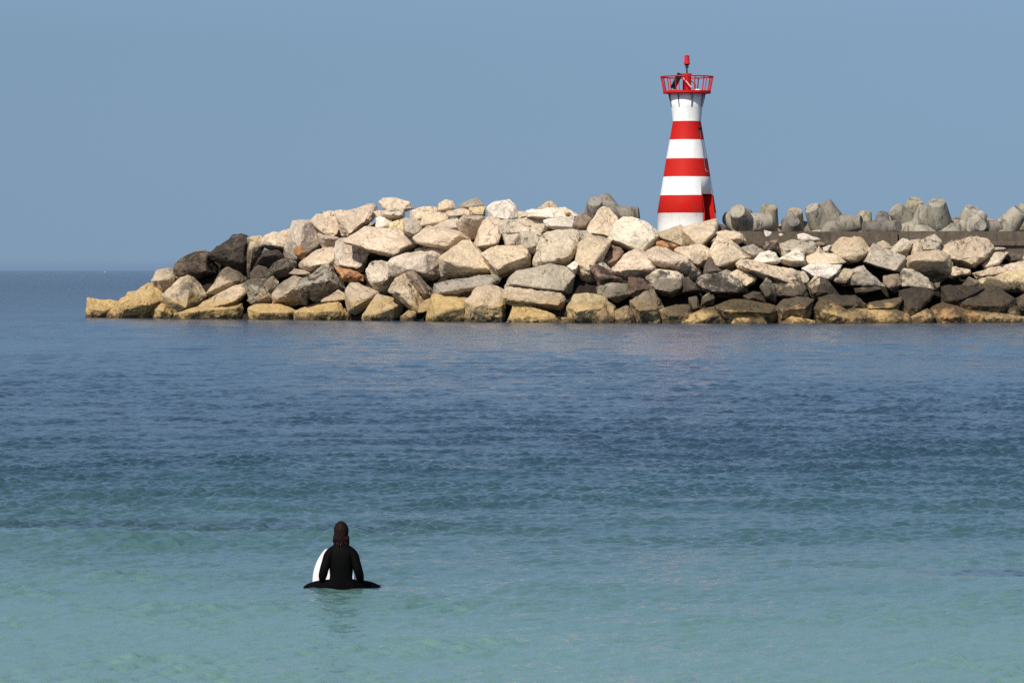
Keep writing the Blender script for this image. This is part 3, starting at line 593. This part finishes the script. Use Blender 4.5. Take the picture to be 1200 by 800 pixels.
Q('P', '265,505 420,462 580,450 580,585 430,575 280,550', '', 'ye', .22, 'wide yellow tan boulder at the right edge of the picture')
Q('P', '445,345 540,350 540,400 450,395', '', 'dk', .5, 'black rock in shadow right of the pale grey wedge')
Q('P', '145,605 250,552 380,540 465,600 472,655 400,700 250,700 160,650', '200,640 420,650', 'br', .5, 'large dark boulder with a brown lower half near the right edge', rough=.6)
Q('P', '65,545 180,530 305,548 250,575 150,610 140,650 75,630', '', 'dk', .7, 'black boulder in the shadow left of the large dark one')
Q('P', '488,602 533,583 570,600 570,700 520,700 500,645', '', 'pk', .1, 'pinkish tan boulder at the waterline on the very right edge')
Q('P', '5,665 80,630 150,655 280,690 305,740 20,745', '', 'og', .5, 'orange brown weedy boulder at the waterline on the right')
Q('P', '150,680 300,680 400,695 490,710 560,715 560,745 160,745', '', 'br', .6, 'low weedy brown ledge along the waterline at the right')
Q('P', '420,640 500,650 510,710 430,710', '', 'dk', .6, 'black stone in the gap left of the pinkish tan one')
Q('O', '125,565 160,515 250,508 445,468 440,510 402,595 220,600', '150,575 390,560', 'go', .05, 'pointed golden slab with a green patch at the waterline', rough=.5)
Q('O', '140,590 400,585 500,622 555,705 230,710', '', 'go', .02, 'smooth golden foot stone below the pointed golden slab', rough=.5, dy=-.6)
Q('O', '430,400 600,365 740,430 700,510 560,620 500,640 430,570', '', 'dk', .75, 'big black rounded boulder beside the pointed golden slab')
Q('O', '440,310 480,213 560,218 700,288 785,400 700,385 560,355 450,375', '450,362 600,345 740,395', 'gy', .35, 'grey lichened boulder arching over the big black one', f=1.1)
Q('O', '285,270 420,248 445,350 400,440 370,390 300,345', '', 'br', .35, 'brown blotched rock left of the grey lichened boulder')
Q('O', '-20,205 90,172 115,215 50,245 -20,250', '', 'gy', .2, 'small grey tan stone left of the angular light grey slab')
Q('O', '-30,260 130,218 220,290 290,370 150,378 -20,355', '', 'gr', .42, 'grey brown hump below the angular light grey slab')
Q('O', '20,385 150,365 285,382 180,415 90,440 30,425', '', 'dk', .2, 'thin dark ledge under the grey brown hump', dy=.3)
Q('O', '550,645 690,580 745,605 745,705 560,705', '', 'br', .42, 'brown rounded boulder at the waterline right of the golden foot stone')
Q('O', '-30,480 50,498 115,560 60,580 -30,575', '', 'br', .5, 'mossy brown stone left of the pointed golden slab')
Q('O', '755,335 815,328 800,405 770,390', '', 'ye', .2, 'little yellow stone wedged under the smooth tan boulder')
# the slope carries on a little past the right edge of the picture
Q('px', '1196,300 1225,290 1248,300 1240,330 1200,330', '', 'tn', .2, 'tan boulder cut by the right edge below the wall')
for a, k in RK: rock(*a, **k)

# ------------------------------------------------------------------ concrete wall behind the boulders
def wall(px0, px1, Y, top, label):
    a = at(px0, top, Y); b = at(px1, top, Y + (0))
    bm = bmesh.new(); w = b.x - a.x; hgt = 2.2
    add_box(bm, (w/2, .45, -hgt/2), (w, .9, hgt))
    bmesh.ops.bevel(bm, geom=list(bm.edges), offset=.05, segments=2, affect='EDGES')
    bmesh.ops.subdivide_edges(bm, edges=[e for e in bm.edges if e.calc_length() > 1], cuts=24, use_grid_fill=True)
    for v in bm.verts: v.co += Vector((0, noise.noise(v.co * 1.5 + a) * .05, noise.noise(v.co * 1.1 + a) * .05))
    r = empty('concrete_wall', (a.x, a.y, a.z - hgt)); tag(r, label, 'wall', 'sections of the concrete wall on the breakwater')
    bm_obj('wall_block', bm, WALLM, r, loc=(0, 0, hgt))
    bm = bmesh.new(); add_box(bm, (w/2, -.14, -.98), (w - .1, .26, .34)); bmesh.ops.bevel(bm, geom=list(bm.edges), offset=.04, segments=1, affect='EDGES')
    bm_obj('footing', bm, WALLM, r, loc=(0, 0, hgt))
wall(868, 960.2, 301.8, 271.2, 'dark brown concrete wall section at the left end, nearest the lighthouse')
wall(961, 1052, 301.3, 271.4, 'middle section of the brown concrete wall between two joints')
wall(1052.8, 1290, 301.6, 271.0, 'long right hand section of the stained concrete wall running out of view')
# ------------------------------------------------------------------ tetrapods
def tet_mesh():
    bm = bmesh.new(); L_ = 2.25
    dirs = [Vector((0, 0, 1))] + [Vector((math.sqrt(8)/3 * math.cos(a), math.sqrt(8)/3 * math.sin(a), -1/3)) for a in (0, 2*math.pi/3, 4*math.pi/3)]
    me = None
    for d in dirs:
        q = d.to_track_quat('Z', 'Y').to_matrix()
        prof = [(0, .96), (.8, .90), (1.6, .74), (2.14, .645), (2.22, .62), (2.25, .57), (2.25, 0)]
        rings = []
        for z, r in prof:
            if r == 0: rings.append([bm.verts.new(q @ Vector((0, 0, z)))]); continue
            rings.append([bm.verts.new(q @ Vector((r * math.cos(t * math.pi/14), r * math.sin(t * math.pi/14), z))) for t in range(28)])
        for a, b in zip(rings, rings[1:]):
            for i in range(28):
                j = (i + 1) % 28
                if len(b) == 1: bm.faces.new((a[i], a[j], b[0]))
                else: bm.faces.new((a[i], a[j], b[j], b[i]))
        bm.faces.new(list(reversed(rings[0])))
    me = bpy.data.meshes.new('tetrapod'); bm.to_mesh(me); bm.free()
    me.polygons.foreach_set('use_smooth', [len(p.vertices) == 4 for p in me.polygons])
    me.materials.append(CONC)
    return me, L_
TM, TL = tet_mesh()
def tetra(px, py, d, roll, Y, label, col=(1, 1, 1), sc=1.0):
    d = Vector(d).normalized(); tip = at(px, py, Y); c = tip - d * TL * sc
    o = bpy.data.objects.new('tetrapod', TM); C.objects.link(o)
    q = d.to_track_quat('Z', 'Y').to_matrix().to_4x4() @ Matrix.Rotation(R(roll), 4, 'Z')
    o.matrix_world = Matrix.Translation(c) @ q @ Matrix.Diagonal((sc, sc, sc, 1))
    o.color = (*col, 1)
    tag(o, label, 'tetrapod', 'concrete tetrapods behind the wall')
W = (1.1, 1.08, 1.0); Dk = (.62, .6, .6); Yl = (1.15, 1.08, .86)
tetra(697, 235.5, (0, -.68, .73), 90, 308, 'grey tetrapod with one leg straight up behind the rough cream boulder', (.85, .85, .85), .92)
tetra(749, 251, (.96, -.12, .12), 60, 312, 'tetrapod showing only a leg lying right with a dark end, left of the lighthouse', (.8, .78, .74), .95)
tetra(864, 247, (-.30, -.80, .52), 25, 303.6, 'tetrapod with its round leg end facing out, first right of the lighthouse', W)
tetra(877, 264, (.1, -.9, .2), 200, 305.3, 'dark tetrapod squeezed low right of the first round leg end', Dk, .8)
tetra(902, 242, (.10, -.35, .92), 70, 306.5, 'yellowish tetrapod with a short upright leg, second hump along the wall', Yl)
tetra(932, 247, (.05, -.5, .85), 15, 307.5, 'tetrapod with a pinkish upright leg behind a dark one', (1.1, 1.0, .88), .95)
tetra(930, 259, (.0, -.8, .55), 100, 304.6, 'dark stained tetrapod leg pointing at the viewer over the wall', Dk, .8)
tetra(951, 243, (-.45, -.45, .8), 40, 305.5, 'light grey tetrapod with its leg raised to the left above the wall joint', W, 1.0)
tetra(970, 250, (.55, .25, .75), 75, 309.5, 'tetrapod with a brown leg sloping down right from the light grey one', (.75, .72, .68))
tetra(1010, 261, (.95, -.32, .12), 95, 305.5, 'tetrapod lying on its side with a black shaded leg end to the right', (.8, .78, .72), .95)
tetra(1014, 248, (.12, .15, 1), 10, 310.5, 'pale yellow tetrapod stub standing up behind the lying one', Yl, .8)
tetra(1012, 266, (-.9, -.42, .1), 130, 305.0, 'brown tetrapod with a low leg pointing left along the wall top', Dk, .75)
tetra(1049, 245, (-.62, -.40, .68), 75, 306.5, 'ribbed grey tetrapod leaning up to the left, with a fat leg', (.9, .88, .82), 1.05)
tetra(1073, 235, (.15, -.5, .85), 30, 309.5, 'tetrapod with a cream topped leg at the back between two taller ones', Yl, 1.0)
tetra(1085, 241, (.22, -.12, .97), 100, 305.8, 'slim grey tetrapod leg leaning right beside the tallest one', W, .9)
tetra(1098, 236.5, (-.14, -.50, .86), 90, 304.6, 'tallest tetrapod with a broad round top seen from below', (.95, .95, .9), 1.12)
tetra(1118, 256, (.1, .2, 1), 45, 307.2, 'dark tetrapod with a pointed shaded leg right of the tallest one', Dk, .85)
tetra(1140, 245, (.32, -.55, .8), 20, 307.0, 'grey tetrapod with a grooved round end raised to the right', W, 1.0)
tetra(1150, 264, (.25, -.95, .12), 50, 303.8, 'small tetrapod with its white round leg end facing out over the wall', W, .72)
tetra(1137, 265.5, (-.2, -.95, .1), 80, 304.6, 'small tetrapod with a second white leg end left of the other', W, .68)
tetra(1178, 266, (.95, -.1, .1), 30, 306.5, 'dark tetrapod with a thin leg lying along the wall top at the right', Dk, .75)
tetra(1196, 247, (.60, -.25, .75), 110, 306.5, 'grey tetrapod with a stout leg raised at the right edge of the picture', W, 1.1)
tetra(1204, 240, (.2, -.1, 1), 20, 309.5, 'pale tetrapod cut by the right edge behind the stout one', Yl, 1.0)

# ------------------------------------------------------------------ lighthouse
def white_paint():
    n = NT('white_paint'); v = n.tc.outputs['Object']
    st = n.noise(n.mapped(v, (2.2, 2.2, .22)), 1.2, 6, .65, .3); bl = n.noise(v, .9, 6, .65)
    col = n.mix(n.rng(bl, .35, .7, 0, .5), (.82, .82, .81), (.72, .71, .68)); col = n.mix(n.rng(st, .56, .70, 0, .45), col, (.50, .42, .33))
    n.col(col); n.set(Roughness=.6); n.l(n.bump(n.noise(v, 4, 5, .6), .5, .03), n.b.inputs['Normal']); return n.m
WHITE = white_paint()
def red_paint():
    n = NT('red_paint'); v = n.tc.outputs['Object']
    f = n.noise(n.mapped(v, (1.5, 1.5, .5)), 1.6, 6, .65, .4); col = n.mix(n.rng(f, .35, .65), (.56, .008, .006), (.43, .022, .014)); n.l(n.bump(n.noise(v, 4, 5, .6), .5, .03), n.b.inputs['Normal']); n.col(col); n.set(Roughness=.6); n.b.inputs['Specular IOR Level'].default_value = .15; return n.m
RED = red_paint()
REDM = plain('red_metal', (.52, .008, .010), .5, var=.15, scale=8, spec=.2)
BLK = plain('black_metal', (.006, .006, .007), .6, spec=.15)
GREY = plain('galvanised_steel', (.13, .14, .14), .45, metal=.3)
TY = 304.5
def lighthouse():
    s = TY / F
    base = at(804.8, 285, TY); z0 = base.z
    r = empty('lighthouse', base); tag(r, 'conical lighthouse with red and white bands and a red railed top', 'lighthouse')
    zz = lambda py: at(805, py, TY).z - z0
    prof = [(110.2, 20.6), (126, 18.2), (142.3, 16.4), (164, 20.2), (186, 24.2), (207.3, 27.6), (229, 31.2), (249.8, 34.6), (250.2, 34.2), (270, 34.3), (290, 34.6)]
    bands = [0, 0, 1, 0, 1, 0, 1, 0, 0, 0]      # material of the ring below each profile point
    bm = bmesh.new(); n = 96; rings = []
    for py, rad in prof:
        rings.append([bm.verts.new((rad * s * math.sin(2*math.pi*i/n), -rad * s * math.cos(2*math.pi*i/n), zz(py))) for i in range(n)])
    for k in range(len(rings) - 1):
        for i in range(n):
            f = bm.faces.new((rings[k][i], rings[k+1][i], rings[k+1][(i+1) % n], rings[k][(i+1) % n])); f.material_index = bands[k]; f.smooth = True
    bm.faces.new(rings[0]); bm.faces.new(list(reversed(rings[-1])))
    bmesh.ops.recalc_face_normals(bm, faces=bm.faces)
    tower = bm_obj('tower', bm, [WHITE, RED], r)
    es = tower.data
    # door niche, turned about 50 degrees to the right of the view
    phi = R(50); dirv = Vector((math.sin(phi), -math.cos(phi), 0)); side = Vector((math.cos(phi), math.sin(phi), 0))
    ztop = zz(227.6); zb = zz(278); rb = 34.4 * s; wid = 1.32; back = rb - .95
    rot = Matrix((side, -dirv, Vector((0, 0, 1)))).transposed()
    cb = bmesh.new(); add_box(cb, dirv * (back + 1.5) + Vector((0, 0, (ztop + zb) / 2)), (wid, 3.0, ztop - zb), rot)
    cut = bm_obj('niche_cutter', cb, RED)
    cut.location = base
    bpy.context.view_layer.update()
    md = tower.modifiers.new('niche', 'BOOLEAN'); md.operation = 'DIFFERENCE'; md.object = cut; md.solver = 'EXACT'
    bpy.context.view_layer.update()
    ev = tower.evaluated_get(bpy.context.evaluated_depsgraph_get()); me2 = bpy.data.meshes.new_from_object(ev)
    tower.modifiers.clear(); tower.data = me2; bpy.data.objects.remove(cut)
    if len(me2.materials) < 2: me2.materials.clear(); me2.materials.append(WHITE); me2.materials.append(RED)
    # red painted jambs, lintel and door
    t = .03
    fr = bmesh.new(); hh = ztop - zb
    def P(a, d, z): return side * a + dirv * d + Vector((0, 0, z))
    zc = (ztop + zb) / 2
    # depth of the surround follows the tower wall: it stands proud of the paint by a hair at the foot
    def sheet(pts, th):
        vs = [fr.verts.new(p) for p in pts]; f = fr.faces.new(vs); g = bmesh.ops.extrude_face_region(fr, geom=[f]); 
        bmesh.ops.translate(fr, verts=[v for v in g['geom'] if isinstance(v, bmesh.types.BMVert)], vec=th)
    rt = 31.0 * s
    for sg in (-1, 1):
        a = sg * (wid/2 - .002); e0 = math.sqrt(rb*rb - (wid/2)**2) + .015; e1 = math.sqrt(rt*rt - (wid/2)**2) + .03
        zk = zz(249.8)
        sheet([P(a, back + .01, zb + .01), P(a, e0, zb + .01), P(a, e0 + .02, zk), P(a, e1, ztop - .002), P(a, back + .01, ztop - .002)], side * (-sg * t))
    sheet([P(-wid/2 + .035, back + .01, ztop - .002), P(wid/2 - .035, back + .01, ztop - .002), P(wid/2 - .035, e1 - .005, ztop - .002), P(-wid/2 + .035, e1 - .005, ztop - .002)], Vector((0, 0, -t)))
    bmesh.ops.recalc_face_normals(fr, faces=fr.faces)
    bm_obj('door_frame', fr, RED, r)
    DR = plain('door_paint', (.33, .012, .012), .5)
    db = bmesh.new(); add_box(db, P(0, back + .05, zc - .05), (wid - .08, .06, hh - .14), rot); door = bm_obj('door', db, DR, r)
    hb = bmesh.new(); add_box(hb, P(.42, back + .12, zb + 1.05), (.05, .08, .16), rot); bm_obj('handle', hb, GREY, door)
    # gallery floor
    gb = bmesh.new(); R1 = 28.1 * s
    bmesh.ops.create_cone(gb, cap_ends=True, segments=64, radius1=R1, radius2=R1, depth=.20, matrix=Matrix.Translation((0, 0, zz(108.3))))
    bmesh.ops.bevel(gb, geom=[e for e in gb.edges], offset=.015, segments=1, affect='EDGES')
    bm_obj('gallery_floor', gb, REDM, r)
    # brackets
    for ang in range(0, 360, 45):
        a = R(ang + 14); d = Vector((math.sin(a), -math.cos(a), 0)); sd_ = Vector((math.cos(a), math.sin(a), 0))
        bb = bmesh.new(); r0 = 20.3 * s - .04; r1 = 20.3 * s + .16; rl = 18.1 * s - .02
        za = zz(109.8) - .005; zl = zz(125.5)
        pts = [d * r0 + Vector((0, 0, za)), d * r1 + Vector((0, 0, za)), d * r1 + Vector((0, 0, za - .08)), d * (rl + .10) + Vector((0, 0, zl)), d * (rl - .03) + Vector((0, 0, zl))]
        vs = [bb.verts.new(p - sd_ * .025) for p in pts]; f = bb.faces.new(vs); g = bmesh.ops.extrude_face_region(bb, geom=[f])
        bmesh.ops.translate(bb, verts=[v for v in g['geom'] if isinstance(v, bmesh.types.BMVert)], vec=sd_ * .05)
        bmesh.ops.recalc_face_normals(bb, faces=bb.faces)
        bm_obj('bracket', bb, GREY, r)
    # railing: bars flare outward, top ring
    zt = zz(90.3); zf = zz(107) + .02; Rt = 30.6 * s; Rb = 27.2 * s
    rb_ = bmesh.new(); N = 48
    for rad, z, tr in ((Rt, zt, .055),):
        for i in range(N):
            a0 = 2*math.pi*i/N; a1 = 2*math.pi*(i+1)/N
            add_cyl(rb_, (rad*math.sin(a0), rad*math.cos(a0), z), (rad*math.sin(a1), rad*math.cos(a1), z), tr, n=8)
    bm_obj('handrail', rb_, REDM, r)
    for i in range(16):
        a = 2*math.pi*(i + .3)/16
        b2 = bmesh.new(); add_cyl(b2, (Rb*math.sin(a), Rb*math.cos(a), zf - .05), (Rt*math.sin(a), Rt*math.cos(a), zt), .044, n=8)
        bm_obj('baluster', b2, REDM, r)
    # pedestal drum on the gallery
    pb = bmesh.new(); add_cyl(pb, (0, 0, zf - .08), (0, 0, zz(87.2)), 5.0 * s, n=32); add_cyl(pb, (0, 0, zz(88.2)), (0, 0, zz(86.4)), 5.5 * s, n=32)
    bm_obj('pedestal', pb, REDM, r)
    mb_ = bmesh.new(); add_cyl(mb_, (0, 0, zz(87)), (0, 0, zz(76)), .055, n=12); add_cyl(mb_, (0, 0, zz(79.5)), (0, 0, zz(78.4)), .16, n=12); add_cyl(mb_, (0, 0, zz(77.6)), (0, 0, zz(75.8)), .12, .20, n=16)
    bm_obj('mast', mb_, BLK, r)
    lb = bmesh.new(); prof = [(76.4, 1.9), (75.6, 3.0), (75.3, 3.4), (74.2, 3.4), (73.8, 3.0), (66.6, 2.6), (65.6, 2.8), (65.2, 1.6), (64.4, .4)]
    for (a, ra), (b, rb2) in zip(prof, prof[1:]): add_cyl(lb, (0, 0, zz(a)), (0, 0, zz(b)), ra * s * 1.12, rb2 * s * 1.12, n=24)
    g = NT('red_lantern_glass'); g.col((.55, .008, .02)); g.set(Roughness=.12); lan = bm_obj('lantern', lb, g.m, r, loc=(0, 0, 0))
    # solar panel, seen almost edge on, leaning against the drum
    c0 = Vector((-17.0 * s, -.75, zz(104.5))); c1 = Vector((-8.2 * s, -.75, zz(86.8)))
    ax = (c1 - c0).normalized(); nrm = Vector((-ax.z, -.85, ax.x)).normalized(); wv = ax.cross(nrm).normalized(); nrm = wv.cross(ax)
    rotp = Matrix((wv, nrm, ax)).transposed()
    sb = bmesh.new(); add_box(sb, (c0 + c1) / 2, (.62, .05, (c1 - c0).length), rotp); bmesh.ops.bevel(sb, geom=list(sb.edges), offset=.01, segments=1, affect='EDGES')
    sp_ = bm_obj('solar_panel', sb, BLK, r)
    fb = bmesh.new(); add_cyl(fb, c1 + Vector((0, .05, -.1)), Vector((5.6 * s, -1.1, zz(104.5))), .045, n=8); add_cyl(fb, c0 + Vector((.1, .1, 0)), c0 + Vector((.1, .15, -.12)), .03)
    bm_obj('panel_brace', fb, plain('pale_metal', (.62, .45, .45), .5), r)
    cb_ = bmesh.new(); add_cyl(cb_, (4.5 * s, -.35, zz(95)), (9.5 * s, -.7, zz(99.5)), .03, n=8); add_cyl(cb_, (9.5*s, -.7, zz(99.5)), (9.5*s, -.7, zz(107)), .02, n=8)
    bm_obj('cable_arm', cb_, BLK, r)
    gh = bmesh.new(); bmesh.ops.create_cone(gh, cap_ends=True, segments=24, radius1=.36, radius2=.22, depth=.16, matrix=Matrix.Translation((11.5*s, -.5, zz(106.2))))
    bm_obj('hatch', gh, WHITE, r)
    # vent, cable and lamp on the shaded right side
    def surf(py, ang, off=0):
        rad = float(np.interp(py, [110, 126, 142, 164, 186, 207, 229, 250, 290], [20.6, 18.2, 16.4, 20.2, 24.2, 27.6, 31.2, 34.4, 34.6])) * s + off
        return Vector((rad * math.sin(R(ang)), -rad * math.cos(R(ang)), zz(py)))
    vb = bmesh.new(); p = surf(151, 52, .06); add_box(vb, p, (.30, .20, .12), Matrix.Rotation(R(52), 3, 'Z')); bm_obj('vent', vb, BLK, r)
    kb = bmesh.new(); pys = [152, 164, 172, 186, 196, 200]; ang = [52, 52, 54, 52, 51, 53]
    for k in range(5): add_cyl(kb, surf(pys[k], ang[k], .03), surf(pys[k+1], ang[k+1], .03), .022, n=6)
    bm_obj('cable', kb, GREY, r)
    kb = bmesh.new(); add_cyl(kb, surf(198, 50, .05), surf(201.5, 53, .08), .03, n=8); add_cyl(kb, surf(201.5, 53, .08), surf(201.3, 62, .08), .03, n=8); bm_obj('hook', kb, plain('brass', (.55, .40, .22), .4, metal=.5), r)
lighthouse()

# ------------------------------------------------------------------ surfer
SX, SY = (399.5 - 600) / F * 48.3, 48.3
SKIN = plain('skin', (.42, .24, .17), .5, var=.05)
NEO = plain('neoprene', (.002, .002, .0022), .7, var=.2, scale=20, spec=.06)
def skinned(name, V, E, rad, mat, parent, root=0, sub=2):
    me = bpy.data.meshes.new(name); me.from_pydata(V, E, []); o = bpy.data.objects.new(name, me); C.objects.link(o)
    md = o.modifiers.new('s', 'SKIN'); md.use_smooth_shade = True; md.branch_smoothing = .6
    for i, r in enumerate(rad):
        me.skin_vertices[0].data[i].radius = (r, r) if not isinstance(r, tuple) else r
        me.skin_vertices[0].data[i].use_root = (i == root)
    o.modifiers.new('d', 'SUBSURF').levels = sub; o.modifiers['d'].render_levels = sub
    bpy.context.view_layer.update()
    m2 = bpy.data.meshes.new_from_object(o.evaluated_get(bpy.context.evaluated_depsgraph_get()))
    o.modifiers.clear(); o.data = m2; m2.materials.clear(); m2.materials.append(mat)
    m2.polygons.foreach_set('use_smooth', [True] * len(m2.polygons)); o.parent = parent
    return o
def surfer():
    r = empty('person', (SX, SY, 0)); tag(r, 'person with reddish brown hair in a black wetsuit sitting on a surfboard, seen from behind', 'person')
    V = []; E = []; RD = []
    def v(p, rad, link=None):
        V.append(p); RD.append(rad)
        if link is not None: E.append((link, len(V) - 1))
        return len(V) - 1
    pel = v((0, 0, .02), (.205, .17)); wa = v((0, .0, .17), (.180, .145), pel); ch = v((0, .02, .31), (.190, .15), wa); uc = v((0, .02, .42), (.165, .13), ch)
    nk = v((0, .015, .555), .070, uc)
    h0 = v((0, .03, .625), .070, nk); h1 = v((0, .04, .70), .084, h0); h2 = v((0, .035, .765), .084, h1); v((0, .03, .82), .05, h2)
    v((0, .145, .70), .014, h1)                                     # nose
    for sx_ in (-1, 1): v((sx_ * .080, .03, .70), .016, h1)         # ears
    for sg in (-1, 1):
        sh = v((sg * .115, .02, .475), .085, uc); de = v((sg * .152, .015, .435), .068, sh); ua = v((sg * .178, .0, .35), .057, de); el = v((sg * .212, -.015, .245), .053, ua)
        fa = v((sg * .235, .03, .15), .050, el); wr = v((sg * .246, .09, .095), .034, fa)
        pm = v((sg * .250, .135, .084), (.036, .018), wr); kn = v((sg * .252, .170, .078), (.038, .014), pm)
        for k, (dx, ln) in enumerate(((-.030, .062), (-.010, .074), (.010, .070), (.029, .052))):
            a = v((sg * .252 + dx, .190, .078), .0092, kn); b = v((sg * .252 + dx * 1.15, .190 + ln * .5, .074), .0088, a); v((sg * .252 + dx * 1.2, .190 + ln, .058), .008, b)
        th = v((sg * .215, .120, .078), .0115, pm); v((sg * .190, .150, .068), .010, th)
        hp = v((sg * .11, .06, -.005), .125, pel); mt = v((sg * .24, .17, .0), .098, hp); m2 = v((sg * .37, .27, -.01), .076, mt); kn_ = v((sg * .465, .34, -.04), .060, m2)
        ca = v((sg * .46, .36, -.22), .058, kn_); an = v((sg * .42, .33, -.46), .038, ca)
        ft = v((sg * .44, .43, -.52), .036, an); v((sg * .45, .52, -.53), .022, ft)
    body = skinned('body', V, E, RD, SKIN, r)
    # the wetsuit is the same skin let out by a few millimetres, cut at the neck, wrists and ankles
    bm = bmesh.new(); bm.from_mesh(body.data); bm.normal_update()
    nv = [(q, q.co + q.normal * .009) for q in bm.verts]
    kill = []
    for f in bm.faces:
        c = f.calc_center_median()
        if c.z > .565 or (.095 < c.y < .30 and c.z > .045 and abs(c.x) > .17 and abs(c.x) < .32 and c.z < .12 and c.y > .10) and f.calc_area() < .0006 or c.z < -.47: kill.append(f)
    for q, c in nv: q.co = c
    bmesh.ops.delete(bm, geom=kill, context='FACES')
    bm_obj('wetsuit', bm, NEO, r, smooth=True)
    # hair: a wavy shell of locks down to the neck
    hb = bmesh.new(); bmesh.ops.create_icosphere(hb, subdivisions=5, radius=1)
    for q in hb.verts:
        p = q.co.copy(); x, y, z = p
        if z < 0: w = math.sqrt(1 - min(abs(z), .97) ** 5) / math.sqrt(1 - min(abs(z), .97) ** 2) * (1 - .12 * abs(z)); hh = .196 + .02 * math.sin(9 * math.atan2(y, x)) + .012 * math.sin(23 * math.atan2(y, x))
        else: w = 1; hh = .118
        front = y > .25
        yy = y * .115 if not front else (.03 + (y - .25) * .06)
        if front and z < .35: yy = .02
        q.co = Vector((x * .090 * w, yy * (w if not front else 1) + .012, z * hh))
        st = noise.noise(Vector((x * 9, y * 9, z * 1.6))) * .009
        q.co += Vector((x, y, 0)) * st
    HAIR = plain('dark_red_hair', (.010, .0018, .0014), .75, spec=.2, var=.6, scale=40)
    h = bm_obj('hair', hb, HAIR, r, loc=(0, .0, .732), smooth=True)
    # locks of hair beside the neck
    for k, (x, y, ln, c) in enumerate(((-.070, -.01, .13, -.012), (-.045, -.05, .11, .006), (.052, -.045, .14, .014), (.074, -.01, .16, .010), (.015, -.062, .12, -.008), (-.015, -.062, .125, -.010), (.035, -.058, .11, .008))):
        lb = bmesh.new(); add_cyl(lb, (x, y, .66), (x + c, y, .66 - ln * .55), .030, .024, n=10); add_cyl(lb, (x + c, y, .66 - ln * .5), (x + c * .4, y + .005, .66 - ln), .024, .006, n=10)
        bm_obj('hair_lock', lb, HAIR, r, smooth=True)
    cb = bmesh.new(); N = 14
    for i in range(N):
        a0 = math.pi * 1.12 + (math.pi * .66) * i / N; a1 = math.pi * 1.12 + (math.pi * .66) * (i + 1) / N
        add_cyl(cb, (.068 * math.cos(a0), .012 + .066 * math.sin(a0), .560 + .004 * math.sin(i)), (.068 * math.cos(a1), .012 + .066 * math.sin(a1), .560), .0085, n=8)
    bm_obj('collar', cb, plain('pale_collar', (.55, .45, .43), .6), r, smooth=True)
surfer()
def surfboard():
    r = empty('surfboard', (SX - .095, SY + .05, -.13), R(5)); r.rotation_euler = (R(16), 0, R(3))
    tag(r, 'white surfboard with its nose lifted out of the water under the seated person', 'surfboard')
    n = 60; bm = bmesh.new(); Ln = 2.1; rings = []
    for i in range(n + 1):
        t = i / n; y = -.55 + Ln * t
        w = .29 * (math.sin(math.pi * min(1, (t * .90 + .13))) ** .55) if t < 1 else 0
        w = .265 * max(0, 1 - abs((t - .52) / .535) ** 2.6) ** .75 + .004
        th = .034 * max(.12, 1 - abs((t - .5) / .52) ** 3)
        zc = .10 * max(0, (t - .55) / .45) ** 2
        rings.append([bm.verts.new((w * math.cos(a), y, zc + th * math.sin(a) * (1 if abs(math.sin(a)) < .99 else 1))) for a in [2 * math.pi * k / 24 for k in range(24)]])
    for a, b in zip(rings, rings[1:]):
        for k in range(24): bm.faces.new((a[k], a[(k+1) % 24], b[(k+1) % 24], b[k]))
    bm.faces.new(list(reversed(rings[0]))); bm.faces.new(rings[-1]); bmesh.ops.recalc_face_normals(bm, faces=bm.faces)
    bm_obj('board', bm, plain('white_fibreglass', (.80, .74, .72), .25, var=.03), r, smooth=True)
    sb = bmesh.new(); add_box(sb, (0, .35, .0365), (.012, 1.1, .004)); bm_obj('stringer', sb, plain('wood', (.42, .28, .15)), r)
    for x in (-.13, 0, .13):
        fb = bmesh.new(); vs = [fb.verts.new(p) for p in ((x - .004, -.42, -.02), (x - .004, -.30, -.02), (x - .004, -.42, -.14), (x - .004, -.47, -.15))]
        f = fb.faces.new(vs); g = bmesh.ops.extrude_face_region(fb, geom=[f]); bmesh.ops.translate(fb, verts=[q for q in g['geom'] if isinstance(q, bmesh.types.BMVert)], vec=(.008, 0, 0))
        bmesh.ops.recalc_face_normals(fb, faces=fb.faces); bm_obj('fin', fb, BLK, r)
surfboard()

# ------------------------------------------------------------------ far boat, a speck on the horizon
def boat():
    Y = 9000; s = Y / F; p = at(122.8, 319, Y)
    r = empty('motorboat', (p.x, Y, 0), R(70)); r.scale = (.55, .55, .55); tag(r, 'tiny white boat far out on the horizon left of the breakwater', 'boat')
    hb = bmesh.new(); sec = [(-3.2, 1.1, .9), (-1, 1.25, .9), (1.5, 1.0, 1.0), (3.4, .05, 1.35)]
    rings = [[hb.verts.new((w, x, h)), hb.verts.new((w * .75, x, -.3)), hb.verts.new((-w * .75, x, -.3)), hb.verts.new((-w, x, h))] for x, w, h in sec]
    for a, b in zip(rings, rings[1:]):
        for k in range(4): hb.faces.new((a[k], a[(k+1) % 4], b[(k+1) % 4], b[k]))
    hb.faces.new(rings[0]); hb.faces.new(rings[-1]); bmesh.ops.recalc_face_normals(hb, faces=hb.faces)
    bm_obj('hull', hb, WHITE, r)
    cb = bmesh.new(); add_box(cb, (0, -.3, 1.6), (1.7, 2.4, 1.5)); bmesh.ops.bevel(cb, geom=list(cb.edges), offset=.15, segments=2, affect='EDGES'); bm_obj('cabin', cb, WHITE, r)
boat()
